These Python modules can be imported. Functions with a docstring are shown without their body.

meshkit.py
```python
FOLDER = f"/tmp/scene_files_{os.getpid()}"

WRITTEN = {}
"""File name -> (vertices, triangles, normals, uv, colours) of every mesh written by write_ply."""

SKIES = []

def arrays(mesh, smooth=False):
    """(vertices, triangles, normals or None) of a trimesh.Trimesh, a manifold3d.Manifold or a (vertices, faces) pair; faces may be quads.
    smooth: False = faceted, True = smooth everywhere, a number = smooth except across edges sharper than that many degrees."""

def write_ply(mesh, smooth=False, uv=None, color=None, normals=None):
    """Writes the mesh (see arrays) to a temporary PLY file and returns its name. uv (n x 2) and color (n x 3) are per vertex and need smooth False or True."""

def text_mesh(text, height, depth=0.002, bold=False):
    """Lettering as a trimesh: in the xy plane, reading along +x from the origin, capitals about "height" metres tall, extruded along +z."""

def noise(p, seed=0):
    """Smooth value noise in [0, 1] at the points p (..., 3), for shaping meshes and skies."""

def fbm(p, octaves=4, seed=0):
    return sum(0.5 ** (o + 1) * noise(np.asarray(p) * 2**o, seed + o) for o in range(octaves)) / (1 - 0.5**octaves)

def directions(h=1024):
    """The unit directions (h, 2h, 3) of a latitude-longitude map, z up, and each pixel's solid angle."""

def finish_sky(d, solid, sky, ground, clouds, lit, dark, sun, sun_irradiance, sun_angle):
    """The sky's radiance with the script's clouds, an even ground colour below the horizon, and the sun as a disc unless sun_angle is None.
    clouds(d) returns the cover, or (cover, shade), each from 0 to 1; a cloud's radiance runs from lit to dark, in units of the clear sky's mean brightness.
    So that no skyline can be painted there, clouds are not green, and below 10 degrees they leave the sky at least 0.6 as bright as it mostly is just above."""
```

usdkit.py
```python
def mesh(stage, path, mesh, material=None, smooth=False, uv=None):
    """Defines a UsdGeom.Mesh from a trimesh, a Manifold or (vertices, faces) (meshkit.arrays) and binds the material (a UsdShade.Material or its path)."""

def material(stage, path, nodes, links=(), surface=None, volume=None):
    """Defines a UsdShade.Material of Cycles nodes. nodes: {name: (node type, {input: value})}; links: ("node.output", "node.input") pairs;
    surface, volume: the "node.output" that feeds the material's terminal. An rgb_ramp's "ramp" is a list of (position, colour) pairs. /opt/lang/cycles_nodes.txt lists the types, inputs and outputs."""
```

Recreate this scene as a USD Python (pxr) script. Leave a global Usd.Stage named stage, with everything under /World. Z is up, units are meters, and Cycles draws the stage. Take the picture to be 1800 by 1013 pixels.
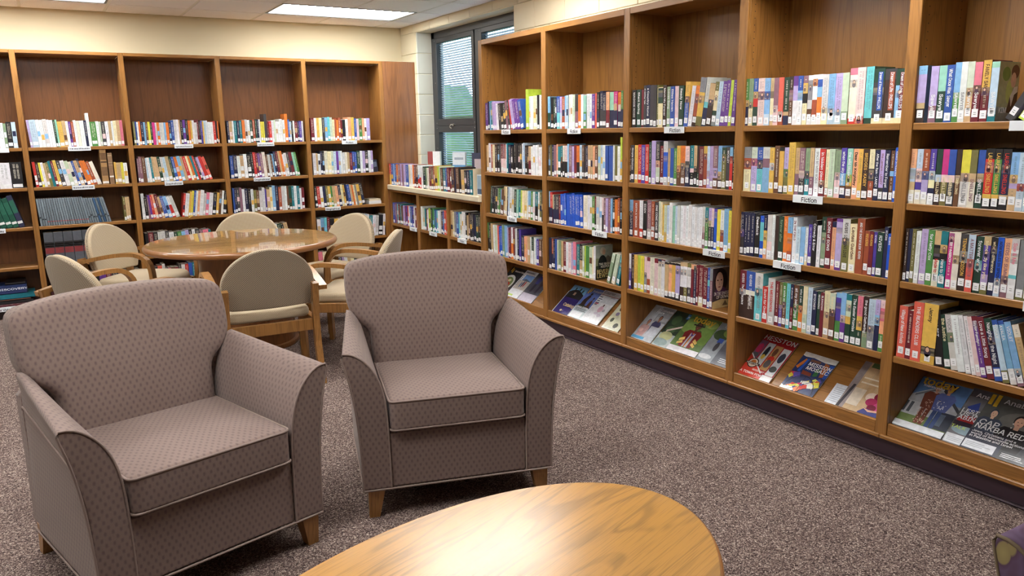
import math, random, re
import numpy as np, trimesh, usdkit, meshkit
from pxr import Usd, UsdGeom, UsdLux, UsdShade, Gf, Sdf, Vt

stage = Usd.Stage.CreateInMemory()
UsdGeom.SetStageUpAxis(stage, 'Z'); UsdGeom.SetStageMetersPerUnit(stage, 1.0)
UsdGeom.Xform.Define(stage, '/World'); UsdGeom.Scope.Define(stage, '/World/Looks')

# ------------------------------------------------------------------ camera, sky, exposure
CAM = (-3.027, -5.4613, 1.4549); YAW, PITCH, ROLL, FPX = 1.0274, 0.2023, -0.0169, 1357.74
EXPOSURE = 1.15
SKY = 15.0
LAMP = 9.0
def make_camera():
    fw = np.array([math.cos(YAW)*math.cos(PITCH), math.sin(YAW)*math.cos(PITCH), -math.sin(PITCH)])
    rt = np.array([math.sin(YAW), -math.cos(YAW), 0]); up = np.cross(rt, fw)
    r2 = math.cos(ROLL)*rt + math.sin(ROLL)*up; u2 = -math.sin(ROLL)*rt + math.cos(ROLL)*up
    m = np.eye(4); m[0, :3], m[1, :3], m[2, :3], m[3, :3] = r2, u2, -fw, CAM
    c = UsdGeom.Camera.Define(stage, '/World/camera')
    c.AddTransformOp().Set(Gf.Matrix4d(m.tolist()))
    c.CreateHorizontalApertureAttr(36.0); c.CreateVerticalApertureAttr(36.0*1013/1800)
    c.CreateFocalLengthAttr(36.0*FPX/1800); c.CreateExposureAttr(EXPOSURE)
    c.CreateClippingRangeAttr((0.05, 500.0))
make_camera()
sky = UsdLux.DomeLight.Define(stage, '/World/sky_dome')
sky.CreateIntensityAttr(1.0)
skym = usdkit.material(stage, '/World/Looks/sky', {'s': ('sky_texture', {'sky_type': 'hosek_wilkie', 'sun_direction': (-0.35, -0.2, 0.9), 'turbidity': 3.5}),
    'b': ('background_shader', {'strength': SKY})}, [('s.color', 'b.color')], surface='b.background')
UsdShade.MaterialBindingAPI.Apply(sky.GetPrim()).Bind(skym)

# ------------------------------------------------------------------ colours and helpers
def lin(c):
    c = np.asarray(c, float)/255.0
    return tuple(np.where(c <= 0.04045, c/12.92, ((c+0.055)/1.055)**2.4))
PAL = dict(nv=(30,36,70), bl=(48,84,165), sb=(130,180,222), pb=(186,208,226), wh=(228,230,232), cr=(232,220,178), iv=(226,221,204), tn=(198,168,125), br=(102,68,46),
  db=(56,38,33), rd=(200,50,44), mr=(112,32,44), pk=(222,120,142), pp=(228,200,200), gd=(222,180,84), ye=(222,212,74), li=(184,208,70), gr=(78,138,70),
  dg=(30,64,50), ol=(116,112,62), mi=(146,200,178), te=(26,122,134), tq=(106,196,206), pu=(102,58,142), lc=(182,164,212), vi=(80,62,158), bk=(26,25,28), ch=(60,58,62),
  gy=(138,140,144), lg=(204,204,203), ru=(162,80,52), mv=(138,100,114), mg=(192,52,128), pg=(198,212,188), cb=(28,84,196), sg=(134,158,126), cl=(222,98,82), pe=(234,170,130))
PAL['or'] = (224,122,46)
WORD = dict(nv='navy', bl='blue', sb='sky-blue', pb='pale-blue', wh='white', cr='cream', iv='ivory', tn='tan', br='brown', db='dark-brown', rd='red', mr='maroon', pk='pink', pp='pale-pink',
  gd='gold', ye='yellow', li='lime-green', gr='green', dg='dark-green', ol='olive', mi='mint-green', te='teal', tq='turquoise', pu='purple', lc='lilac', vi='violet', bk='black', ch='charcoal',
  gy='grey', lg='light-grey', ru='rust', mv='mauve', mg='magenta', pg='pale-green', cb='bright-blue', sg='sage-green', cl='coral', pe='peach')
WORD['or'] = 'orange'
ORD = 'first second third fourth fifth sixth seventh eighth ninth tenth eleventh twelfth thirteenth fourteenth fifteenth sixteenth seventeenth eighteenth nineteenth twentieth'.split()
ORD += ['twenty-'+o for o in ORD[:9]] + ['thirtieth'] + ['thirty-'+o for o in ORD[:9]]
used = {}
def numbered(parent, name):
    k = (parent, name); n = used.get(k, 0); used[k] = n+1
    return f'{parent}/{name}' + (f'_{n:03d}' if n else '')
def data(prim, label=None, cat=None, group=None, kind=None):
    for k, v in (('label', label), ('category', cat), ('group', group), ('kind', kind)):
        if v: prim.SetCustomDataByKey(k, v)
    if label and not 4 <= len(label.split()) <= 16: print('LABEL LENGTH', len(label.split()), label)
    return prim
def thing(name, label=None, cat=None, loc=(0, 0, 0), rz=0, group=None, kind=None, rx=0, ry=0):
    x = UsdGeom.Xform.Define(stage, numbered('/World', name))
    x.AddTranslateOp().Set(Gf.Vec3d(*map(float, loc)))
    if rz: x.AddRotateZOp().Set(float(rz))
    if ry: x.AddRotateYOp().Set(float(ry))
    if rx: x.AddRotateXOp().Set(float(rx))
    return data(x.GetPrim(), label, cat, group, kind)
def put(parent, name, mesh, mat, smooth=False, tint=None, uv=None, label=None, off=None):
    """mesh: trimesh or (v, f); parent: prim or '/World'; tint: per-vertex colour; uv: 'box' projects the surface, metres."""
    p = parent if isinstance(parent, str) else str(parent.GetPath())
    path = numbered(p, name)
    v, f, n = meshkit.arrays(mesh, smooth)
    if off is not None: v = v - np.asarray(off, float)
    if tint is not None and np.ndim(tint) == 2 and n is None:
        keep, inv = np.unique(f, return_inverse=True); tint = np.asarray(tint)[keep]; v = v[keep]; f = inv.reshape(-1, 3)
    st = None
    if uv == 'box':
        fn = np.abs(np.cross(v[f[:, 1]]-v[f[:, 0]], v[f[:, 2]]-v[f[:, 0]])); ax = fn.argmax(1)
        nv_, nf, nn, st = [], [], [], []
        for a in range(3):
            ff = f[ax == a]
            if not len(ff): continue
            idx, inv = np.unique(ff, return_inverse=True)
            nf.append(inv.reshape(-1, 3)+sum(map(len, nv_))); nv_.append(v[idx])
            if n is not None: nn.append(n[idx])
            st.append(v[idx][:, [(1, 2), (0, 2), (0, 1)][a]])
        v, f, st = np.vstack(nv_), np.vstack(nf), np.vstack(st); n = np.vstack(nn) if n is not None else None
    m = UsdGeom.Mesh.Define(stage, path)
    m.CreatePointsAttr(Vt.Vec3fArray.FromNumpy(np.ascontiguousarray(v, np.float32)))
    m.CreateFaceVertexCountsAttr(Vt.IntArray.FromNumpy(np.full(len(f), 3, np.int32)))
    m.CreateFaceVertexIndicesAttr(Vt.IntArray.FromNumpy(np.ascontiguousarray(f, np.int32).ravel()))
    m.CreateSubdivisionSchemeAttr('none')
    if n is not None:
        m.CreateNormalsAttr(Vt.Vec3fArray.FromNumpy(np.ascontiguousarray(n, np.float32))); m.SetNormalsInterpolation('vertex')
    if st is not None:
        UsdGeom.PrimvarsAPI(m).CreatePrimvar('st', Sdf.ValueTypeNames.TexCoord2fArray, 'vertex').Set(Vt.Vec2fArray.FromNumpy(np.ascontiguousarray(st, np.float32)))
    if tint is not None:
        t = np.asarray(tint, np.float32)
        if t.ndim == 1: t = np.tile(t, (len(v), 1))
        UsdGeom.PrimvarsAPI(m).CreatePrimvar('tint', Sdf.ValueTypeNames.Color3fArray, 'vertex').Set(Vt.Vec3fArray.FromNumpy(np.ascontiguousarray(t, np.float32)))
    UsdShade.MaterialBindingAPI.Apply(m.GetPrim()).Bind(mat)
    if label: m.GetPrim().SetCustomDataByKey('label', label)
    return m.GetPrim()
BF = np.array([[0,2,1],[0,3,2],[4,5,6],[4,6,7],[0,1,5],[0,5,4],[1,2,6],[1,6,5],[2,3,7],[2,7,6],[3,0,4],[3,4,7]])
class MB:
    """Collects boxes and other pieces, each with a colour, into one mesh."""
    def __init__(s): s.v, s.f, s.c, s.n = [], [], [], 0
    def add(s, v, f, c=(1, 1, 1)):
        v = np.asarray(v, float); s.v.append(v); s.f.append(np.asarray(f)+s.n); s.c.append(np.asarray(c, float) if np.ndim(c) == 2 else np.tile(c, (len(v), 1))); s.n += len(v); return s
    def box(s, x0, x1, y0, y1, z0, z1, c=(1, 1, 1)):
        x0, x1 = min(x0, x1), max(x0, x1); y0, y1 = min(y0, y1), max(y0, y1); z0, z1 = min(z0, z1), max(z0, z1)
        return s.add([(x0,y0,z0),(x1,y0,z0),(x1,y1,z0),(x0,y1,z0),(x0,y0,z1),(x1,y0,z1),(x1,y1,z1),(x0,y1,z1)], BF, c)
    def mesh(s, m, c=(1, 1, 1)): return s.add(np.array(m.vertices), np.array(m.faces), c)
    def out(s): return np.vstack(s.v), np.vstack(s.f)
    def col(s): return np.vstack(s.c)
    def xf(s, M):
        s.v = [v @ np.asarray(M)[:3, :3].T + np.asarray(M)[:3, 3] for v in s.v]; return s
def bev(x0, x1, y0, y1, z0, z1, b=0.003):
    """A box with chamfered edges, as a hull."""
    x0, x1 = min(x0, x1), max(x0, x1); y0, y1 = min(y0, y1), max(y0, y1); z0, z1 = min(z0, z1), max(z0, z1)
    b = min(b, (x1-x0)/2.01, (y1-y0)/2.01, (z1-z0)/2.01)
    q = []
    for x, sx in ((x0, 1), (x1, -1)):
        for y, sy in ((y0, 1), (y1, -1)):
            for z, sz in ((z0, 1), (z1, -1)):
                q += [(x, y+sy*b, z+sz*b), (x+sx*b, y, z+sz*b), (x+sx*b, y+sy*b, z)]
    return trimesh.convex.convex_hull(np.array(q))
def tube(path, r, sides=8, closed=False):
    p = np.asarray(path, float)
    t = (np.roll(p, -1, 0)-np.roll(p, 1, 0)) if closed else np.gradient(p, axis=0)
    t /= np.linalg.norm(t, axis=1, keepdims=True)+1e-12
    ref = np.array([0.31, 0.2, 0.93]); a = np.cross(t, ref)
    bad = np.linalg.norm(a, axis=1) < 0.2; a[bad] = np.cross(t[bad], [1, 0, 0]); a /= np.linalg.norm(a, axis=1, keepdims=True)
    b = np.cross(t, a); an = np.arange(sides)*2*np.pi/sides
    v = p[:, None]+r*(np.cos(an)[None, :, None]*a[:, None]+np.sin(an)[None, :, None]*b[:, None])
    return loft(v, closed)
def loft(rings, closed=False, caps=True):
    """rings: (n, k, 3) closed loops, joined in order."""
    r = np.asarray(rings, float); n, k = r.shape[:2]; v = r.reshape(-1, 3); f = []
    for i in range(n if closed else n-1):
        a, b = i*k, ((i+1) % n)*k; j = np.arange(k); j2 = (j+1) % k
        f += [np.stack([a+j, a+j2, b+j2], 1), np.stack([a+j, b+j2, b+j], 1)]
    if caps and not closed:
        c0, c1 = len(v), len(v)+1; v = np.vstack([v, r[0].mean(0), r[-1].mean(0)]); j = np.arange(k); j2 = (j+1) % k; L = (n-1)*k
        f += [np.stack([np.full(k, c0), j2, j], 1), np.stack([np.full(k, c1), L+j, L+j2], 1)]
    m = trimesh.Trimesh(v, np.vstack(f), process=False)
    if m.volume < 0: m.invert()
    return m
def resample(pts, n, closed=True):
    p = np.asarray(pts, float)
    if closed: p = np.vstack([p, p[:1]])
    d = np.r_[0, np.cumsum(np.linalg.norm(np.diff(p, axis=0), axis=1))]
    s = np.linspace(0, d[-1], n+1)[:-1] if closed else np.linspace(0, d[-1], n)
    return np.stack([np.interp(s, d, p[:, i]) for i in range(p.shape[1])], 1)
def rounded(poly, r, n=8):
    """A polygon whose corners are rounded (radius one number or one per corner)."""
    p = np.asarray(poly, float); k = len(p); rr = np.broadcast_to(r, k); out = []
    for i in range(k):
        a, b, c = p[i-1], p[i], p[(i+1) % k]; u = (a-b)/np.linalg.norm(a-b); w = (c-b)/np.linalg.norm(c-b)
        d = min(rr[i], 0.49*np.linalg.norm(a-b), 0.49*np.linalg.norm(c-b))
        for t in np.linspace(0, 1, n): out.append((1-t)**2*(b+u*d)+2*t*(1-t)*b+t*t*(b+w*d))
    return np.array(out)
def pillow(outline, depth, r, crown=0.0, n=96, steps=5):
    """A padded slab: 2-D outline in (a, b), thickness along c with rounded rims and crowned faces. Returns vertices (a, b, c)."""
    o = resample(outline, n); t = np.roll(o, -1, 0)-np.roll(o, 1, 0); t /= np.linalg.norm(t, axis=1, keepdims=True)
    area = 0.5*np.sum(o[:, 0]*np.roll(o[:, 1], -1)-np.roll(o[:, 0], -1)*o[:, 1])
    nrm = np.stack([t[:, 1], -t[:, 0]], 1)*(1 if area > 0 else -1); cen = o.mean(0); rings = []
    def ring(base, scale, c): q = cen+(base-cen)*scale; return np.column_stack([q, np.full(n, c)])
    inner = o-nrm*r
    for s in (0.0, 0.25, 0.5, 0.75, 0.92): rings.append(ring(inner, max(s, 1e-3), -crown*(1-s*s)))
    for i in range(steps+1): a = i/steps*math.pi/2; rings.append(np.column_stack([o-nrm*r*(1-math.sin(a)), np.full(n, r*(1-math.cos(a)))]))
    for i in range(steps, -1, -1): a = i/steps*math.pi/2; rings.append(np.column_stack([o-nrm*r*(1-math.sin(a)), np.full(n, depth-r*(1-math.cos(a)))]))
    for s in (0.92, 0.75, 0.5, 0.25, 0.0): rings.append(ring(inner, max(s, 1e-3), depth+crown*(1-s*s)))
    return loft(rings)
def remap(m, fn):
    v = np.array(m.vertices); q = trimesh.Trimesh(fn(v), np.array(m.faces), process=False)
    if q.volume < 0: q.invert()
    return q
TEXTS = {}
def text2d(s, h, bold=False):
    k = (s, bold)
    if k not in TEXTS:
        m = meshkit.text_mesh(s, 1.0, 0.02, bold); TEXTS[k] = (np.array(m.vertices), np.array(m.faces))
    v, f = TEXTS[k]; return v*[h, h, 50.0], f
# ------------------------------------------------------------------ materials
def M(name, nodes, links, surface='p.BSDF'): return usdkit.material(stage, '/World/Looks/'+name, nodes, links, surface=surface)
def plain(name, c, rough=0.5, spec=0.5, metal=0.0, coat=0.0, bump=0, scale=200, **kw):
    nodes = {'p': ('principled_bsdf', {'base_color': lin(c), 'roughness': rough, 'specular_ior_level': spec, 'metallic': metal, 'coat_weight': coat, **kw})}; links = []
    if bump:
        nodes.update(g=('geometry', {}), n=('noise_texture', {'scale': scale, 'detail': 3.0}), b=('bump', {'strength': bump, 'distance': 0.002}))
        links += [('g.position', 'n.vector'), ('n.fac', 'b.height'), ('b.normal', 'p.normal')]
    return M(name, nodes, links)
def wood(name, mid, dark, light, grain, rough=0.38, coat=0.25, fine=1.0, rot=0.0, lines=0.7, cr=0.18, bmp=0.12):
    """grain: the axis the grain runs along."""
    sc = [26.0*fine]*3; sc['xyz'.index(grain)] = 1.3*fine; sp = [240.0]*3; sp['xyz'.index(grain)] = 7.0; sw = [7.0*fine]*3; sw['xyz'.index(grain)] = 0.75*fine
    return M(name, {'g': ('geometry', {}), 'm0': ('mapping', {'rotation': (0.0, 0.0, -math.radians(rot))}), 'm1': ('mapping', {'scale': sc}), 'm2': ('mapping', {'scale': sp}), 'm3': ('mapping', {'scale': sw}),
      'n1': ('noise_texture', {'scale': 1.0, 'detail': 5.0, 'roughness': 0.6, 'distortion': 0.9}), 'n2': ('noise_texture', {'scale': 1.0, 'detail': 2.0}),
      'n3': ('noise_texture', {'scale': 1.0, 'detail': 2.0, 'distortion': 1.6}),
      'mu': ('math', {'math_type': 'multiply', 'value2': 34.0}), 'si': ('math', {'math_type': 'sine'}), 'ab': ('math', {'math_type': 'multiply_add', 'value2': 0.5, 'value3': 0.5}),
      'r1': ('rgb_ramp', {'ramp': [(0.0, lin(dark)), (0.35, lin(mid)), (0.62, lin(mid)), (1.0, lin(light))]}),
      'r2': ('rgb_ramp', {'ramp': [(0.0, (0.42,)*3), (0.38, (0.8,)*3), (0.5, (1,)*3), (1.0, (1.06,)*3)]}),
      'r3': ('rgb_ramp', {'ramp': [(0.0, (0.70,)*3), (0.16, (0.9,)*3), (0.4, (1,)*3), (1.0, (1,)*3)]}),
      'x1': ('mix', {'mix_type': 'multiply', 'fac': 0.75}), 'x2': ('mix', {'mix_type': 'multiply', 'fac': lines}),
      'b': ('bump', {'strength': bmp, 'distance': 0.0006}),
      'p': ('principled_bsdf', {'roughness': rough, 'coat_weight': coat, 'coat_roughness': cr, 'specular_ior_level': 0.4})},
      [('g.position', 'm0.vector'), ('m0.vector', 'm1.vector'), ('m0.vector', 'm2.vector'), ('m0.vector', 'm3.vector'), ('m1.vector', 'n1.vector'), ('m2.vector', 'n2.vector'), ('m3.vector', 'n3.vector'),
       ('n1.fac', 'r1.fac'), ('n2.fac', 'r2.fac'), ('n3.fac', 'mu.value1'), ('mu.value', 'si.value1'), ('si.value', 'ab.value1'), ('ab.value', 'r3.fac'),
       ('r1.color', 'x1.color1'), ('r2.color', 'x1.color2'), ('x1.color', 'x2.color1'), ('r3.color', 'x2.color2'), ('x2.color', 'p.base_color'),
       ('n2.fac', 'b.height'), ('b.normal', 'p.normal')])
OAK = dict(mid=(154,106,52), dark=(106,67,30), light=(178,130,70))
oak_z = wood('oak_vertical_grain', grain='z', **OAK); oak_y = wood('oak_grain_along_y', grain='y', **OAK); oak_x = wood('oak_grain_along_x', grain='x', **OAK)
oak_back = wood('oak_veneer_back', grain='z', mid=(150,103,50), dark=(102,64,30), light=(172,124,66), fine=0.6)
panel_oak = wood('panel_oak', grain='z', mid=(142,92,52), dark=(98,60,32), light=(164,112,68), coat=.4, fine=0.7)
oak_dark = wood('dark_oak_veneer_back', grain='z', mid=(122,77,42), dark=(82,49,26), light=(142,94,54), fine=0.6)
honey = wood('honey_oak', mid=(188,136,58), dark=(138,86,32), light=(204,154,76), grain='x', rough=0.3, coat=1.0, fine=1.0, rot=18.9, lines=1.0, cr=0.24, bmp=0.04)
table_oak = wood('table_oak', mid=(186,144,84), dark=(144,102,54), light=(204,164,104), grain='x', rough=0.3, coat=1.0, fine=0.9, cr=0.04, bmp=0.02)
table_edge = plain('table_edge', (142,94,52), 0.3, coat=0.4)
chair_wood = wood('chair_wood', mid=(160,114,62), dark=(136,92,46), light=(176,130,76), grain='z', rough=0.35, coat=0.3, fine=1.4)
drum_wood = wood('drum_wood', mid=(132,84,46), dark=(96,58,30), light=(150,100,58), grain='z')
def tinted(name, rough, coat, vary):
    return M(name, {'a': ('attribute', {'attribute': 'tint'}), 'g': ('geometry', {}), 'n': ('noise_texture', {'scale': 48.0, 'detail': 2.0}),
      'r': ('rgb_ramp', {'ramp': [(0.3, (1-vary,)*3), (0.7, (1+vary*0.6,)*3)]}), 'x': ('mix', {'mix_type': 'multiply', 'fac': 1.0}),
      'p': ('principled_bsdf', {'roughness': rough, 'coat_weight': coat, 'coat_roughness': 0.15})},
      [('g.position', 'n.vector'), ('n.fac', 'r.fac'), ('a.color', 'x.color1'), ('r.color', 'x.color2'), ('x.color', 'p.base_color')])
book_cover = tinted('book_cover', 0.42, 0.25, 0.11); print_flat = tinted('flat_print', 0.5, 0.0, 0.0); gloss_print = tinted('gloss_print', 0.3, 0.35, 0.05)
magazine_art = tinted('magazine_art', 0.32, 0.3, 0.12)
def paper_mat():
    return M('book_pages', {'g': ('geometry', {}), 'm': ('mapping', {'scale': (30.0, 900.0, 30.0)}), 'n': ('noise_texture', {'scale': 1.0}),
      'r': ('rgb_ramp', {'ramp': [(0.3, lin((196,188,170))), (0.7, lin((226,220,204)))]}), 'p': ('principled_bsdf', {'roughness': 0.85})},
      [('g.position', 'm.vector'), ('m.vector', 'n.vector'), ('n.fac', 'r.fac'), ('r.color', 'p.base_color')])
pages_m = paper_mat()
card = plain('white_card', (226,230,234), 0.5)
black_ink = plain('black_ink', (40,42,48), 0.6)
wall_paint = plain('cream_wall_paint', (222,210,178), 0.7, bump=0.05, scale=120)
block_paint = plain('painted_block', (220,210,182), 0.6, bump=0.2, scale=300)
jamb_paint = plain('jamb_block_paint', (212,212,200), 0.6, bump=0.2, scale=300)
ceil_tile = M('ceiling_tile', {'g': ('geometry', {}), 'n': ('noise_texture', {'scale': 260.0, 'detail': 2.0}), 'r': ('rgb_ramp', {'ramp': [(0.32, lin((200,196,202))), (0.5, lin((246,244,248)))]}),
      'p': ('principled_bsdf', {'roughness': 0.9})}, [('g.position', 'n.vector'), ('n.fac', 'r.fac'), ('r.color', 'p.base_color')])
grid_white = plain('ceiling_grid', (222,220,216), 0.5)
lamp_m = M('lamp_diffuser', {'e': ('emission', {'color': (1.0, 0.985, 0.95), 'strength': LAMP})}, [], surface='e.emission')
frame_grey = plain('window_frame_grey', (52,53,56), 0.5)
metal = plain('satin_metal', (190,188,180), 0.3, metal=0.9)
blind_m = plain('blind_slats', (206,210,216), 0.5)
glass = M('pane_glass', {'t': ('transparent_bsdf', {'color': (0.95, 0.98, 0.97)}), 'g': ('glossy_bsdf', {'roughness': 0.02}), 'l': ('layer_weight', {'blend': 0.5}), 'w': ('math', {'math_type': 'power', 'value2': 4.0}), 'a': ('math', {'math_type': 'multiply_add', 'value2': 0.6, 'value3': 0.02}), 'x': ('mix_closure', {})},
      [('l.facing', 'w.value1'), ('w.value', 'a.value1'), ('a.value', 'x.fac'), ('t.BSDF', 'x.closure1'), ('g.BSDF', 'x.closure2')], surface='x.closure')
toe_m = plain('toe_kick_vinyl', (40,28,30), 0.35)
base_m = plain('cove_base_vinyl', (66,48,58), 0.4)
beige_lam = plain('beige_laminate', (214,202,176), 0.4)
carpet = M('carpet_pile', {'g': ('geometry', {}), 'v': ('voronoi_texture', {'scale': 245.0}), 's': ('separate_color', {}), 'n3': ('noise_texture', {'scale': 3.0, 'detail': 2.0}),
      'r': ('rgb_ramp', {'ramp': [(0.0, lin((50,41,41))), (0.22, lin((84,70,68))), (0.5, lin((112,96,91))), (0.82, lin((140,124,116))), (1.0, lin((192,178,167)))]}),
      'r3': ('rgb_ramp', {'ramp': [(0.35, (0.92, 0.90, 0.90)), (0.65, (1.04, 1.03, 1.03))]}), 'x3': ('mix', {'mix_type': 'multiply', 'fac': 1.0}),
      'b': ('bump', {'invert': True, 'strength': 0.5, 'distance': 0.003}), 'p': ('principled_bsdf', {'roughness': 1.0, 'specular_ior_level': 0.1})},
      [('g.position', 'v.vector'), ('g.position', 'n3.vector'), ('v.color', 's.color'), ('s.r', 'r.fac'), ('n3.fac', 'r3.fac'), ('r.color', 'x3.color1'), ('r3.color', 'x3.color2'), ('x3.color', 'p.base_color'), ('v.distance', 'b.height'), ('b.normal', 'p.normal')])
def lattice(name, base, dot, edge, p, q, rough=0.85):
    """Staggered woven lattice in surface coordinates (metres)."""
    return M(name, {'u': ('attribute', {'attribute': 'st'}), 's': ('separate_xyz', {}), 'mu': ('math', {'math_type': 'multiply', 'value2': 2*math.pi/p}), 'mv': ('math', {'math_type': 'multiply', 'value2': 2*math.pi/q}),
      'cu': ('math', {'math_type': 'cosine'}), 'cv': ('math', {'math_type': 'cosine'}), 'pr': ('math', {'math_type': 'multiply'}), 'h': ('math', {'math_type': 'multiply_add', 'value2': 0.5, 'value3': 0.5}),
      'r': ('rgb_ramp', {'ramp': [(0.0, lin(edge)), (0.10, lin(edge)), (0.26, lin(base)), (0.46, lin(dot)), (1.0, lin(dot))]}),
      'g': ('geometry', {}), 'n': ('noise_texture', {'scale': 900.0, 'detail': 1.0}), 'r2': ('rgb_ramp', {'ramp': [(0.3, (0.8,)*3), (0.7, (1.12,)*3)]}), 'x': ('mix', {'mix_type': 'multiply', 'fac': 0.8}),
      'b': ('bump', {'strength': 0.3, 'distance': 0.001}),
      'p': ('principled_bsdf', {'roughness': rough, 'sheen_weight': 0.15, 'specular_ior_level': 0.2})},
      [('u.vector', 's.vector'), ('s.x', 'mu.value1'), ('s.y', 'mv.value1'), ('mu.value', 'cu.value1'), ('mv.value', 'cv.value1'), ('cu.value', 'pr.value1'), ('cv.value', 'pr.value2'), ('pr.value', 'h.value1'), ('h.value', 'r.fac'),
       ('g.position', 'n.vector'), ('n.fac', 'r2.fac'), ('r.color', 'x.color1'), ('r2.color', 'x.color2'), ('x.color', 'p.base_color'), ('n.fac', 'b.height'), ('b.normal', 'p.normal')])
mauve_fabric = lattice('mauve_lattice_fabric', (127,108,102), (136,117,109), (115,97,94), 0.022, 0.036)
piping_m = plain('mauve_piping', (144,126,118), 0.9, bump=0.3, scale=900)
beige_fabric = lattice('beige_weave', (180,162,134), (190,173,146), (152,135,110), 0.0105, 0.0105)
hound_fabric = lattice('dark_houndstooth_weave', (140,127,108), (166,151,130), (74,65,56), 0.0115, 0.0115)
floral = M('floral_fabric', {'g': ('geometry', {}), 'mp': ('mapping', {'rotation': (0.5, 0.4, 0.7), 'scale': (1.0, 2.1, 1.2)}), 'v': ('voronoi_texture', {'scale': 13.0, 'randomness': 1.0}), 'n': ('noise_texture', {'scale': 9.0, 'detail': 2.0}),
      'r': ('rgb_ramp', {'ramp': [(0.0, lin((172,156,104))), (0.36, lin((150,134,92))), (0.42, lin((92,66,88))), (0.6, lin((104,84,112))), (1.0, lin((74,46,62)))]}),
      'p': ('principled_bsdf', {'roughness': 0.9})}, [('g.position', 'mp.vector'), ('mp.vector', 'v.vector'), ('v.distance', 'r.fac'), ('r.color', 'p.base_color')])
floral_piping = plain('floral_piping', (120,104,84), 0.9)
# ------------------------------------------------------------------ the room
WX, BY, H = 0.335, 2.24, 2.497                # right wall face, back wall face, ceiling
X0, Y0 = -10.5, -11.0
WY0, WY1, WZ0, WZ1 = 0.008, 1.868, 0.98, 2.418   # window opening in the right wall
def struct(name, label=None):
    return thing(name, label, None, kind='structure')
S = struct('floor', 'brown and mauve speckled loop carpet across the reading room floor'); put(S, 'carpet', MB().box(X0-.2, WX+.2, Y0-.2, BY+.2, -.1, 0).out(), carpet)
S = struct('wall_back', 'cream painted wall above the left run of bookcases'); put(S, 'plaster', MB().box(X0, WX+.2, BY, BY+.15, 0, H+.1).out(), wall_paint)
S = struct('wall_left', 'cream painted side wall outside the view on the left'); put(S, 'plaster', MB().box(X0-.15, X0, Y0, BY, 0, H+.1).out(), wall_paint)
S = struct('wall_front', 'cream painted wall behind the camera'); put(S, 'plaster', MB().box(X0, WX, Y0-.15, Y0, 0, H+.1).out(), wall_paint)
S = struct('wall_right', 'cream painted block wall with a recessed window behind the bookcases')
WT = 0.30
b = MB(); m_ = .006
b.box(WX+m_, WX+WT, WY1, BY, 0, H+.1).box(WX+m_, WX+WT, Y0, WY0, 0, H+.1).box(WX+m_, WX+WT, WY0, WY1, 0, WZ0).box(WX+m_, WX+WT, WY0, WY1, WZ1, H+.1)
put(S, 'masonry', b.out(), block_paint)
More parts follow.
